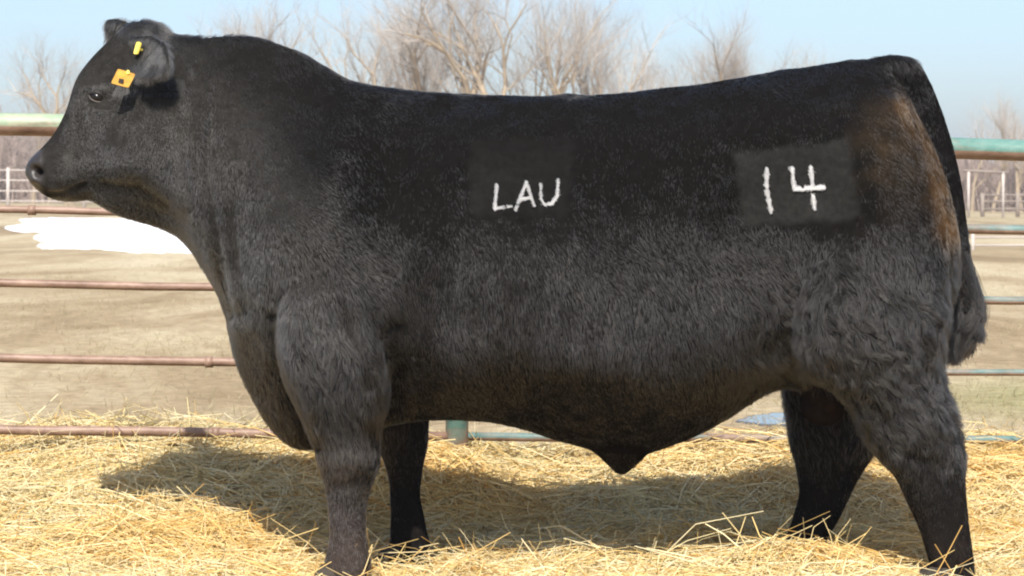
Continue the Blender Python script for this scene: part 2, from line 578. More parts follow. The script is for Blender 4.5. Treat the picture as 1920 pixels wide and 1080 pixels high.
def pipe_fence():
    rootp = P(857, 900, fence_Y(857)); rootp.z = 0
    root = empty('pipe_fence', rootp)
    tag(root, 'teal and rusty steel pipe rail fence behind the black bull', 'fence')
    LX, RX = -700, 2700
    def at(y0, y1, xa, xb, px):
        return y0 + (y1 - y0) * (px - xa) / (xb - xa)
    left = [(233, 254, 0.0365), (393, 410, 0.0120), (531, 547, 0.0132), (671, 688, 0.0145), (805, 819, 0.0155)]
    right = [(254, 282, 0.0355), (410, 431, 0.0165), (547, 564, 0.0140), (688, 699, 0.0110), (819, 825, 0.0140)]
    for k, (y0, y1, r) in enumerate(left):
        pts = []
        for px in np.linspace(LX, 857, 9):
            p = P(px, at(y0, y1, 0, 857, px), fence_Y(px))
            p.z += 0.002 * math.sin(px * 0.011 + k); p.y += 0.002 * math.cos(px * 0.013 + k)
            pts.append(p)
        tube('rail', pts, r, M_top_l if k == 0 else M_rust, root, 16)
    for k, (y0, y1, r) in enumerate(right):
        pts = []
        for px in np.linspace(857, RX, 9):
            p = P(px, at(y0, y1, 857, 1920, px), fence_Y(px))
            p.z += 0.002 * math.sin(px * 0.012 + k); p.y += 0.002 * math.cos(px * 0.01 + k)
            pts.append(p)
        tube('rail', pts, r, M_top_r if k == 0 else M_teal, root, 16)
    for px in (LX, 857, RX):
        p = P(px, 600, fence_Y(px))
        topz = P(px, at(254, 282, 857, 1920, px), fence_Y(px)).z
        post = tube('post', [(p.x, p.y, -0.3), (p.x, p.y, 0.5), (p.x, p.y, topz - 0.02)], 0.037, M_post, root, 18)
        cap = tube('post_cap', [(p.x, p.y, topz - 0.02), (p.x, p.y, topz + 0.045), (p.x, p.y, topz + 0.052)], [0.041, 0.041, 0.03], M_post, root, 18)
    # weld clips on the left rails; bottom one added to mark a shadow's start
    for px, k in ((392, 3), (405, 4), (60, 1)):
        y0, y1, r = left[k]
        p = P(px, at(y0, y1, 0, 857, px), fence_Y(px))
        tube('clamp_shade_band', [(p.x - 0.012, p.y, p.z), (p.x + 0.012, p.y, p.z)], r + 0.004, M_rust, root, 14)
pipe_fence()

M_grey = m_plain('weathered_pale_paint', (0.46, 0.41, 0.37), 0.7, 0.3, 0.12, 3)
M_wood = m_plain('grey_weathered_timber', (0.24, 0.20, 0.17), 0.9, 0.1, 0.2, 4)

def far_panel_fence():
    Y = 80.0
    def p(px, py): return P(px, py, Y)
    root = empty('panel_fence', (p(15, 390).x, Y, float(ground_z(p(15, 390).x, Y))))
    tag(root, 'pale livestock panel fence far behind the bull\'s muzzle', 'fence')
    for px in (-130, 15, 158, 300, 440):
        q_ = p(px, 390); gz = float(ground_z(q_.x, Y))
        tube('post', [(q_.x, Y, gz - 0.2), (q_.x, Y, p(px, 314).z)], 0.06, M_grey, root, 8)
    for py in (318, 337, 357, 376):
        tube('rail', [p(-150, py), p(450, py + 4)], 0.024, M_grey, root, 8)
far_panel_fence()

def far_gate_frame():
    Y = 88.0
    def p(px, py): return P(px, py, Y)
    root = empty('gate_frame', (p(1848, 400).x, Y, float(ground_z(p(1848, 400).x, Y))))
    tag(root, 'tall open gate frame of two pale posts and a crossbeam beyond the tail', 'gate frame')
    for px in (1816, 1881):
        q_ = p(px, 400); gz = float(ground_z(q_.x, Y))
        tube('post', [(q_.x, Y, gz - 0.2), (q_.x, Y, p(px, 322).z)], 0.05, M_grey, root, 8)
    a_, b_ = p(1806, 320), p(1891, 324)
    tube('crossbeam', [a_, b_], 0.05, M_wood, root, 8)
far_gate_frame()

def rail_fence(name, label, Y, x0, x1, rows, step, topy, r, mat, foot=405):
    def p(px, py): return P(px, py, Y)
    root = empty(name, (p(x0, foot).x, Y, float(ground_z(p(x0, foot).x, Y))))
    tag(root, label, 'fence')
    px = x0
    while px <= x1:
        q_ = p(px, foot); gz = float(ground_z(q_.x, Y))
        tube('post', [(q_.x, Y, gz - 0.2), (q_.x, Y, p(px, topy).z)], r * 1.8, mat, root, 7)
        px += step
    for py in rows:
        tube('rail', [p(x0, py), p(x1, py)], r, mat, root, 6)
rail_fence('board_fence', 'dark low board fence at the foot of the wood, behind the gate frame', 92.0, 1842, 2240, (366, 378, 392), 66, 362, 0.045, M_wood)
rail_fence('wire_fence', 'low pale two rail fence on the field just right of the tail', 40.0, 1824, 2300, (445, 460), 160, 432, 0.018, M_grey, 480)

# ------------------------------------------------------------------ bare trees
def make_tree_meshes(seed, height, r0, forks=2, spread=0.5, lean=0.0, levels=5, dens=1.0):
    R = random.Random(seed)
    T = ([], []); C = ([], [])
    def add(store, pts, radii, sides):
        v, f = tube_data(pts, radii, sides, cap=False)
        b = len(store[0])
        store[0].extend(v)
        store[1].extend([tuple(b + i for i in q_) for q_ in f])
    def grow(p, d, L, r, lev):
        ns = 4 if lev < 2 else (3 if lev < 4 else 2)
        pts, rad = [p.copy()], [r]
        end_r = r * (0.55 if lev < levels - 1 else 0.3)
        wob = 0.10 + 0.06 * lev
        for i in range(ns):
            d = (d + Vector((R.gauss(0, wob), R.gauss(0, wob), R.gauss(0, wob) * 0.6 + 0.05 + 0.02 * lev))).normalized()
            p = p + d * (L / ns)
            pts.append(p.copy()); rad.append(r + (end_r - r) * (i + 1) / ns)
        add(T if lev <= 2 else C, pts, rad, 6 if lev == 0 else (5 if lev <= 2 else 3))
        if lev >= levels: return
        nch = {0: 4, 1: 5, 2: 6, 3: 6, 4: 5}.get(lev, 3)
        nch = max(2, int(round(nch * dens + R.uniform(-0.6, 0.6))))
        for c in range(nch):
            f = 1.0 if c < 2 else R.uniform(0.3, 0.95)
            k = min(int(f * ns), ns - 1); g_ = f * ns - k
            q_ = pts[k].lerp(pts[k + 1], g_); rr = rad[k] + (rad[k + 1] - rad[k]) * g_
            dd = (pts[k + 1] - pts[k]).normalized()
            an = R.uniform(0.25, 0.5 + spread) if c else R.uniform(0.08, 0.4)
            ax = dd.orthogonal().normalized()
            from mathutils import Quaternion
            ax = Quaternion(dd, R.uniform(0, 6.283)) @ ax
            nd = Quaternion(ax, an) @ dd
            nd.z += 0.12
            grow(q_, nd.normalized(), L * R.uniform(0.58, 0.86), rr * (R.uniform(0.68, 0.9) if c < 2 and lev < 3 else R.uniform(0.36, 0.62)), lev + 1)
    grow(Vector((0, 0, -0.15)), Vector((lean, 0, 1)).normalized(), height * 0.30, r0, 0)
    zs = sorted(v.z for v in C[0]); top = zs[int(len(zs) * 0.93)]
    s = height / top
    out = []
    for nm, (v, f), m in (('trunk', T, M_bark1), ('crown', C, M_twig)):
        me = bpy.data.meshes.new(nm)
        me.from_pydata([(a_.x * s, a_.y * s, a_.z * s) for a_ in v], [], f)
        me.materials.append(m)
        out.append(me)
    return out

M_bark1 = m_bark('tree_bark', (0.22, 0.18, 0.135), (0.42, 0.33, 0.225))
M_twig = m_bark('bare_twigs', (0.31, 0.275, 0.24), (0.43, 0.385, 0.34))
PROTO = [make_tree_meshes(11, 12, 0.25, spread=0.35), make_tree_meshes(23, 12, 0.28, spread=0.42), make_tree_meshes(5, 12, 0.20, spread=0.3),
         make_tree_meshes(42, 12, 0.26, spread=0.45, lean=0.12), make_tree_meshes(77, 10, 0.18, spread=0.32, dens=0.9)]
def tree(px, topy, Y, proto, rz, label):
    x = P(px, 380, Y).x
    gz = float(ground_z(x, Y))
    H = CAMZ - (topy - HY) / F * (Y - CAMY) - gz
    root = empty('bare_tree', (x, Y, gz))
    tag(root, label, 'tree', 'bare trees along the far edge of the pasture')
    s = H / (12.0 if proto < 4 else 10.0)
    for me in PROTO[proto]:
        o = bpy.data.objects.new(me.name, me)
        link(o, root)
        o.scale = (s, s, s); o.rotation_euler = (0, 0, rz)
TREES = [
    (62, 150, 118, 4, 0.3, 'small pale bare tree at the far left edge, left of the taller one'),
    (92, 168, 125, 2, 2.0, 'low thin bare tree just left of the tree touching the forehead'),
    (133, 80, 105, 1, 4.1, 'slim bare tree rising directly in front of the bull\'s forehead'),
    (436, 10, 135, 1, 1.1, 'faint bare tree whose top shows above the neck crest, left of two'),
    (505, 30, 135, 3, 5.0, 'faint bare tree whose top shows above the neck crest, right of two'),
    (668, 55, 120, 3, 0.2, 'spreading bare tree leaning left, just right of the shoulder hump'),
    (757, 40, 118, 2, 3.0, 'dark thin stemmed bare tree between the leaning tree and the forked one'),
    (806, -30, 112, 0, 0.9, 'tall bare tree with a V fork above the front of the back'),
    (868, 30, 121, 4, 2.4, 'slim bare tree squeezed between the V fork and the first thick golden trunk'),
    (889, -60, 110, 1, 5.4, 'tall bare tree with a thick golden trunk forking low, above the mid back'),
    (970, -75, 108, 3, 3.3, 'tallest bare tree with the thickest golden trunk, above the mid back'),
    (722, 20, 119, 1, 4.6, 'bare tree with a short pale trunk between the leaning tree and the dark thin one'),
    (932, -5, 122, 4, 4.0, 'slender bare tree in the gap between the two thick golden trunks'),
    (1085, 5, 122, 3, 1.6, 'pale bare tree with crooked limbs right of the upright one'),
    (1020, -10, 119, 0, 2.2, 'dense bare tree just right of the thickest trunk'),
    (1062, -25, 114, 2, 1.3, 'tall upright bare tree above the "LAU" marking'),
    (1108, 25, 118, 4, 0.5, 'bare tree at the right shoulder of the tall group'),
    (1152, 75, 120, 0, 5.5, 'dark thin bare tree closing the tall group on the right'),
    (1215, 100, 128, 1, 2.9, 'low pale bushy tree in the gap between the two groups'),
    (1300, 85, 128, 4, 1.9, 'leftmost bare tree of the low group above the loin'),
    (1338, 62, 124, 2, 4.4, 'bare tree with a left leaning stem in the low group above the loin'),
    (1405, 52, 124, 0, 0.1, 'tallest bare tree of the low group above the loin'),
    (1452, 88, 128, 3, 3.9, 'rightmost bare tree of the low group above the loin'),
    (1500, 100, 130, 1, 2.5, 'short pale bare tree half hidden by the rise of the rump'),
    (1822, 205, 128, 4, 1.0, 'short bare tree above the teal rail, nearest the tail'),
    (1862, 192, 124, 2, 3.0, 'bare tree above the teal rail, second from the tail'),
    (1912, 200, 128, 0, 5.0, 'bare tree above the teal rail at the right edge'),
]
for t_ in TREES: tree(*t_)

def woodland():
    n = 15000
    Y = rng.uniform(128, 160, n)
    x = rng.uniform(-48, 48, n)
    base = np.stack([x, Y, ground_z(x, Y) - 0.1], 1)
    hmax = 3.6 + 1.3 * N1(np.stack([x * 0.25, 0 * x, 0 * x], -1)) + 0.9 * N2(np.stack([x, 0 * x, 0 * x], -1))
    L = hmax * rng.uniform(0.55, 1.15, n)
    az = rng.uniform(0, 6.283, n); lean = np.abs(rng.normal(0, 0.22, n))
    d = np.stack([np.cos(az) * np.sin(lean), np.sin(az) * np.sin(lean), np.cos(lean)], 1)
    rad = rng.uniform(0.012, 0.045, n)
    B = [base]; D = [d]; LL = [L]; RR = [rad]
    for k in range(6):
        f = rng.uniform(0.15, 0.9, n)
        az = rng.uniform(0, 6.283, n); ln = rng.uniform(0.3, 0.9, n)
        B.append(base + d * (L * f)[:, None]); LL.append(L * (1 - f) * rng.uniform(0.5, 1.0, n) + 0.3)
        D.append(np.stack([np.cos(az) * np.sin(ln), np.sin(az) * np.sin(ln), np.cos(ln)], 1)); RR.append(rad * 0.55)
    B, D, LL, RR = map(np.concatenate, (B, D, LL, RR))
    o = stalks('distant_woodland', B, D, LL, RR, rng.normal(0, 0.1, B.shape), None, M_brush, segs=1)
    tag(o, 'distant grey brown belt of leafless brush behind the pasture', 'woodland', kind='stuff')
M_brush = m_bark('leafless_brush', (0.30, 0.235, 0.20), (0.44, 0.355, 0.305))
woodland()

# ------------------------------------------------------------------ the bull
def pchip(xk, yk, x):
    """monotone-ish cubic through the key points"""
    xk = np.asarray(xk, float); yk = np.asarray(yk, float)
    h = np.diff(xk); dl = np.diff(yk, axis=0) / (h[:, None] if yk.ndim > 1 else h)
    m = np.zeros_like(yk)
    a_, b_ = dl[:-1], dl[1:]
    same = (a_ * b_) > 0
    m[1:-1] = np.where(same, 2 * a_ * b_ / np.where(same, a_ + b_, 1), 0)
    m[0], m[-1] = dl[0], dl[-1]
    i = np.clip(np.searchsorted(xk, x) - 1, 0, len(xk) - 2)
    t = (x - xk[i]) / h[i]
    hi = h[i]
    if yk.ndim > 1:
        t = t[:, None]; hi = hi[:, None]
    t2, t3 = t * t, t * t * t
    return (2 * t3 - 3 * t2 + 1) * yk[i] + (t3 - 2 * t2 + t) * hi * m[i] + (-2 * t3 + 3 * t2) * yk[i + 1] + (t3 - t2) * hi * m[i + 1]

TOP = [(52, 318), (58, 302), (70, 288), (90, 266), (110, 238), (128, 204), (137, 175), (149, 141), (168, 113), (195, 86), (220, 62), (245, 45), (268, 40), (295, 47),
       (315, 61), (340, 70), (380, 73), (410, 68), (450, 67), (500, 74), (560, 94), (620, 127), (655, 147), (700, 158), (800, 172), (900, 179), (1000, 180),
       (1100, 178), (1200, 171), (1300, 160), (1400, 144), (1500, 127), (1600, 113), (1645, 114), (1681, 143), (1709, 190), (1739, 248), (1766, 316), (1782, 384), (1793, 450), (1797, 470)]
BOT = [(52, 328), (60, 342), (72, 356), (90, 369), (110, 376), (145, 379), (165, 376), (185, 386), (215, 402), (250, 415), (290, 427), (330, 442), (355, 465), (375, 495),
       (400, 540), (425, 595), (440, 660), (455, 705), (475, 750), (500, 797), (530, 829), (560, 842), (600, 843), (650, 828), (720, 800), (800, 788), (870, 786),
       (950, 800), (1030, 822), (1080, 836), (1130, 848), (1210, 849), (1270, 833), (1330, 805), (1380, 773), (1430, 743), (1470, 728), (1520, 730), (1580, 740),
       (1640, 730), (1700, 700), (1750, 660), (1785, 560), (1795, 484)]
SK = [0, .15, .3, .5, .7, .85, 1]
WK = [(52, [.045] * 7), (75, [.060, .078, .086, .090, .088, .078, .05]), (120, [.062, .082, .092, .096, .092, .082, .05]),
      (170, [.095, .122, .120, .108, .106, .074, .04]), (230, [.095, .118, .130, .140, .136, .082, .035]), (290, [.06, .11, .15, .176, .168, .105, .035]),
      (350, [.06, .11, .16, .195, .195, .15, .05]), (420, [.06, .125, .18, .23, .25, .20, .06]), (500, [.07, .16, .235, .285, .265, .18, .08]),
      (600, [.10, .21, .295, .335, .295, .20, .12]), (720, [.14, .245, .315, .35, .32, .235, .14]), (900, [.17, .265, .33, .375, .375, .32, .18]),
      (1100, [.18, .275, .335, .385, .385, .32, .16]), (1300, [.18, .285, .325, .35, .34, .28, .14]), (1450, [.17, .285, .33, .32, .29, .23, .12]),
      (1580, [.14, .26, .325, .345, .33, .25, .12]), (1700, [.08, .20, .275, .305, .29, .21, .1]), (1770, [.05, .12, .18, .21, .19, .12, .06]), (1795, [.04] * 7)]

def body_shells():
    V, Fc = [], []
    def add(v, f):
        b = len(V)
        V.extend([tuple(q_) for q_ in v]); Fc.extend([tuple(b + i for i in q_) for q_ in f])
    # trunk, neck and head: one shell inflated from the silhouette
    U = np.concatenate([np.linspace(52, 180, 26), np.linspace(186, 1680, 170), np.linspace(1688, 1795, 22)])
    top = pchip(*zip(*TOP), U); bot = pchip(*zip(*BOT), U)
    wk = pchip([k for k, _ in WK], np.array([w for _, w in WK]), U)
    ns = 40
    th = np.linspace(0, math.pi, ns + 1)
    S = (1 - np.cos(th)) / 2
    ring = []
    for i, u in enumerate(U):
        w = pchip(SK, wk[i], S) * np.sqrt(np.clip(1 - np.abs(2 * S - 1) ** 5, 0, 1))
        v = top[i] + (bot[i] - top[i]) * S
        x = (u - CX) / F * 7.0; z = CAMZ - (v - HY) / F * 7.0
        near = [(x, -w[j], z[j]) for j in range(ns + 1)]
        far = [(x, w[j], z[j]) for j in range(ns - 1, 0, -1)]
        ring.append(near + far)
    m = len(ring[0])
    vv = [p for r in ring for p in r]
    ff = [(i * m + j, i * m + (j + 1) % m, (i + 1) * m + (j + 1) % m, (i + 1) * m + j) for i in range(len(U) - 1) for j in range(m)]
    ff.append(tuple(reversed(range(m)))); ff.append(tuple((len(U) - 1) * m + j for j in range(m)))
    add(vv, ff)
    # limbs: horizontal slices (row, front px, back px, depth Y, half depth)
    def limb(rows, sides=22, p=2.3):
        r_ = np.array(rows, float)
        yy = np.linspace(r_[0, 0], r_[-1, 0], max(12, int((r_[-1, 0] - r_[0, 0]) / 9)))
        d_ = pchip(r_[:, 0], r_[:, 1:], yy)
        vv, ff = [], []
        for py, (fa, ba, Yc, hy) in zip(yy, d_):
            a_, b_ = P(fa, py, Yc), P(ba, py, Yc)
            cx, hx = (a_.x + b_.x) / 2, (b_.x - a_.x) / 2
            for j in range(sides):
                an = 2 * math.pi * j / sides
                c, s = math.cos(an), math.sin(an)
                vv.append((cx + hx * math.copysign(abs(c) ** (2 / p), c), Yc + hy * math.copysign(abs(s) ** (2 / p), s), a_.z))
        n = len(yy)
        for i in range(n - 1):
            for j in range(sides):
                k = (j + 1) % sides
                ff.append((i * sides + j, i * sides + k, (i + 1) * sides + k, (i + 1) * sides + j))
        ff.append(tuple(reversed(range(sides)))); ff.append(tuple((n - 1) * sides + j for j in range(sides)))
        add(vv, ff)
    limb([(470, 570, 700, -.20, .08), (560, 528, 716, -.235, .135), (640, 518, 727, -.245, .142), (700, 528, 732, -.24, .135), (760, 553, 730, -.23, .118),
          (800, 572, 717, -.22, .098), (835, 585, 714, -.215, .082), (866, 595, 714, -.215, .075), (895, 603, 704, -.215, .066), (925, 609, 693, -.215, .056),
          (960, 615, 686, -.215, .047), (1000, 618, 686, -.215, .046), (1030, 614, 690, -.215, .052), (1055, 608, 695, -.215, .058), (1092, 614, 690, -.215, .052)])
    limb([(560, 620, 790, .20, .09), (650, 625, 805, .22, .12), (720, 650, 812, .22, .12), (790, 685, 806, .215, .10), (850, 714, 800, .21, .08), (885, 725, 792, .21, .066),
          (920, 731, 788, .21, .052), (970, 732, 795, .21, .047), (1010, 730, 804, .21, .05), (1035, 728, 810, .21, .057), (1062, 732, 808, .21, .052)])
    limb([(300, 1540, 1745, -.17, .08), (380, 1496, 1768, -.20, .13), (470, 1474, 1779, -.215, .155), (560, 1474, 1778, -.22, .16), (640, 1484, 1770, -.215, .155),
          (700, 1512, 1768, -.205, .13), (730, 1556, 1772, -.205, .12), (760, 1588, 1784, -.205, .11), (790, 1606, 1793, -.205, .10), (830, 1626, 1804, -.205, .085), (860, 1648, 1812, -.205, .075),
          (900, 1683, 1810, -.205, .065), (950, 1706, 1814, -.205, .056), (1000, 1727, 1819, -.205, .049), (1040, 1738, 1825, -.205, .048), (1070, 1746, 1827, -.205, .052), (1095, 1744, 1824, -.205, .05)])
    limb([(400, 1500, 1740, .18, .10), (500, 1466, 1750, .20, .13), (620, 1462, 1735, .205, .13), (700, 1464, 1712, .205, .12), (760, 1470, 1690, .205, .105),
          (810, 1477, 1664, .205, .095), (850, 1484, 1643, .205, .085), (885, 1495, 1618, .205, .070), (920, 1498, 1600, .205, .060), (950, 1491, 1586, .205, .052),
          (985, 1481, 1568, .205, .050), (1015, 1471, 1550, .205, .055), (1045, 1462, 1548, .205, .058), (1062, 1468, 1542, .205, .05)])
    # sheath, scrotum
    limb([(800, 1070, 1240, 0, .10), (835, 1095, 1225, 0, .085), (858, 1124, 1208, 0, .06), (875, 1141, 1190, 0, .04), (890, 1156, 1174, 0, .018)])
    limb([(690, 1515, 1575, 0, .05), (730, 1503, 1582, 0, .065), (765, 1498, 1586, 0, .07), (785, 1508, 1578, 0, .06), (798, 1532, 1556, 0, .03)])
    # tail: swept round section
    tl = np.array([(1640, 124, 16, .035), (1672, 120, 18, .04), (1702, 132, 25, .045), (1728, 176, 26, .045), (1750, 226, 22, .040), (1770, 285, 19, .036), (1787, 345, 17, .032),
                   (1799, 410, 14, .028), (1806, 480, 13, .026), (1808, 545, 13, .024), (1804, 590, 8, .015)], float)
    tt = np.linspace(0, len(tl) - 1, 46)
    tp = pchip(np.arange(len(tl)), tl, tt)
    sides = 14; vv, ff = [], []
    cs = [P(u, v, 0.0) for u, v, _, _ in tp]
    for i, c in enumerate(cs):
        d = (cs[min(i + 1, len(cs) - 1)] - cs[max(i - 1, 0)]).normalized()
        nrm = Vector((-d.z, 0, d.x))
        h = tp[i, 2] / F * 7.0
        for j in range(sides):
            an = 2 * math.pi * j / sides
            vv.append(c + nrm * (h * math.cos(an)) + Vector((0, tp[i, 3] * math.sin(an), 0)))
    for i in range(len(cs) - 1):
        for j in range(sides):
            k = (j + 1) % sides
            ff.append((i * sides + j, i * sides + k, (i + 1) * sides + k, (i + 1) * sides + j))
    ff.append(tuple(reversed(range(sides)))); ff.append(tuple((len(cs) - 1) * sides + j for j in range(sides)))
    add(vv, ff)
    # ears: cupped leaf shapes
    def ear(base, tip, wide, prof, cup, thick=0.0135):
        n, sides = 18, 16
        ax = (tip - base); L = ax.length; ax.normalize()
        wd = (wide - ax * wide.dot(ax)).normalized()
        nr = ax.cross(wd)
        vv, ff = [], []
        for i in range(n + 1):
            f = i / n
            hw = float(pchip([0, .15, .4, .65, .85, 1.0], prof, np.array([f]))[0])
            c = base + ax * (L * f) + nr * (cup * math.sin(math.pi * f) * -0.5)
            for j in range(sides):
                an = 2 * math.pi * j / sides
                a_ = math.cos(an)
                vv.append(c + wd * (hw * a_) + nr * (thick * math.sin(an) + cup * a_ * a_ * min(1, hw / 0.05)))
        for i in range(n):
            for j in range(sides):
                k = (j + 1) % sides
                ff.append((i * sides + j, i * sides + k, (i + 1) * sides + k, (i + 1) * sides + j))
        ff.append(tuple(reversed(range(sides)))); ff.append(tuple(n * sides + j for j in range(sides)))
        add(vv, ff)
    ear(P(238, 90, -.07), P(316, 132, -.245), Vector((0.45, 0.30, 1.0)), [.030, .048, .066, .064, .046, .012], .026)
    ear(P(243, 84, .06), P(201, 42, .22), Vector((0.7, -0.1, 0.8)), [.03, .04, .046, .038, .024, .008], -.015)
    return V, Fc

def remeshed(V, Fc, voxel):
    me = bpy.data.meshes.new('tmp_shells')
    me.from_pydata(V, [], Fc)
    import bmesh
    bm = bmesh.new(); bm.from_mesh(me)
    bmesh.ops.recalc_face_normals(bm, faces=bm.faces)
    bm.to_mesh(me); bm.free()
    o = bpy.data.objects.new('tmp_shells', me)
    SC.collection.objects.link(o)
    md = o.modifiers.new('r', 'REMESH'); md.mode = 'VOXEL'; md.voxel_size = voxel; md.adaptivity = 0
    dg = bpy.context.evaluated_depsgraph_get()
    ev = o.evaluated_get(dg)
    out = bpy.data.meshes.new_from_object(ev)
    bpy.data.objects.remove(o); bpy.data.meshes.remove(me)
    return out

def laplace(co, ed, it, lam):
    n = len(co)
    deg = np.bincount(ed.ravel(), minlength=n)[:, None]
    lam = np.asarray(lam)
    if lam.ndim == 1: lam = lam[:, None]
    for _ in range(it):
        s = np.zeros_like(co)
        for a_ in range(3):
            s[:, a_] = np.bincount(ed[:, 0], co[ed[:, 1], a_], n) + np.bincount(ed[:, 1], co[ed[:, 0], a_], n)
        co = co + lam * (s / np.maximum(deg, 1) - co)
    return co

def uv_of(co):
    """photo pixel of a point, both flanks folded onto the near one"""
    y = -np.abs(co[:, 1])
    d = y - CAMY
    return CX + co[:, 0] / d * F, HY - (co[:, 2] - CAMZ) / d * F

def seg_dist(u, v, pts):
    best = np.full(u.shape, 1e9)
    for (ax, ay), (bx, by) in zip(pts[:-1], pts[1:]):
        ex, ey = bx - ax, by - ay
        t = np.clip(((u - ax) * ex + (v - ay) * ey) / (ex * ex + ey * ey), 0, 1)
        best = np.minimum(best, np.hypot(u - ax - t * ex, v - ay - t * ey))
    return best

# where the coat is dry and stands off the hide: (u, v, radius u, radius v, amount)
SHEEN = [(330, 250, 90, 190, 1.0), (150, 270, 115, 120, 1.1), (465, 280, 75, 140, .9), (560, 390, 100, 120, 1.0), (680, 480, 90, 60, .75), (1190, 495, 180, 62, .75),
         (560, 650, 50, 120, .55), (640, 790, 70, 60, .4), (1430, 480, 150, 70, .62), (1620, 520, 110, 70, .45), (1640, 650, 110, 110, .35), (1450, 680, 80, 40, .5), (650, 960, 50, 110, .6),
         (1740, 820, 60, 70, .45), (780, 620, 50, 150, -.38), (1010, 480, 60, 70, -.3), (1100, 790, 260, 60, -.35), (1540, 430, 60, 60, -.3), (1700, 340, 60, 100, .35), (1725, 200, 30, 70, .3)]

# muscle and fold relief of the flank: (centre u, v, radius u, radius v, tilt deg, metres)
BUMPS = [(1425, 190, 55, 36, -5, .014), (1390, 400, 75, 120, 12, -.018), (640, 270, 42, 130, 14, .013), (745, 320, 42, 160, 10, -.015), (1680, 215, 45, 40, 20, .012), (660, 560, 40, 60, -20, .014),
         (1560, 760, 30, 30, 0, .01), (1280, 300, 90, 60, 0, -.006), (520, 480, 36, 90, 10, .012), (105, 330, 26, 16, 0, .008), (590, 410, 110, 150, 20, .028), (720, 330, 60, 160, 12, -.012), (560, 640, 60, 130, -8, .022), (690, 690, 40, 80, -20, .016), (640, 470, 60, 60, 0, .008),
         (640, 620, 16, 110, -14, -.012), (800, 600, 55, 170, 0, -.026), (950, 520, 160, 170, 0, .012), (1180, 600, 180, 130, 0, .014), (1360, 480, 90, 120, 15, -.018),
         (1500, 230, 110, 60, -8, .012), (1640, 330, 90, 130, -15, .018), (1600, 560, 120, 130, 0, .02), (1520, 650, 60, 60, 20, .012), (1660, 700, 70, 70, 0, .016),
         (1700, 480, 50, 120, 0, -.008), (1440, 690, 60, 30, -20, .010), (1740, 800, 40, 60, 10, .008), (480, 300, 60, 150, 15, .014), (450, 420, 30, 140, 8, -.010),
         (340, 250, 50, 130, 0, .010), (232, 285, 42, 52, 0, .016), (184, 158, 26, 9, -12, .010), (150, 215, 12, 34, 20, -.010), (188, 204, 24, 8, 10, .004), (182, 182, 17, 11, -10, -.006), (110, 300, 26, 22, -20, .006),
         (150, 270, 30, 40, 20, -.004), (300, 400, 60, 18, 15, -.01), (650, 860, 40, 20, 0, .006), (1090, 690, 130, 60, 0, .008), (850, 250, 200, 50, 3, .008),
         (1150, 250, 200, 50, -3, .008), (90, 350, 26, 9, 12, .006), (1790, 860, 20, 26, 0, .006)]
CREASES = [([(404, 170), (394, 240), (388, 300), (396, 400), (414, 520), (428, 590)], 9, -.013), ([(452, 320), (432, 400), (438, 480), (455, 580)], 11, -.009),
           ([(372, 120), (350, 210), (346, 300), (356, 390)], 10, -.006), ([(510, 590), (520, 680), (548, 760), (585, 840)], 12, -.009), ([(738, 620), (746, 690), (742, 775)], 20, -.014),
           ([(66, 348), (88, 362), (112, 364), (140, 354), (158, 344)], 5, -.010), ([(1470, 700), (1510, 745), (1575, 785)], 12, -.010),
           ([(690, 800), (716, 845), (700, 872)], 9, -.004), ([(630, 905), (690, 896)], 10, -.002), ([(1700, 850), (1760, 872), (1800, 862)], 14, -.004),
           ([(190, 345), (260, 350), (310, 385)], 10, -.006), ([(640, 560), (665, 640), (690, 720)], 9, -.010)]

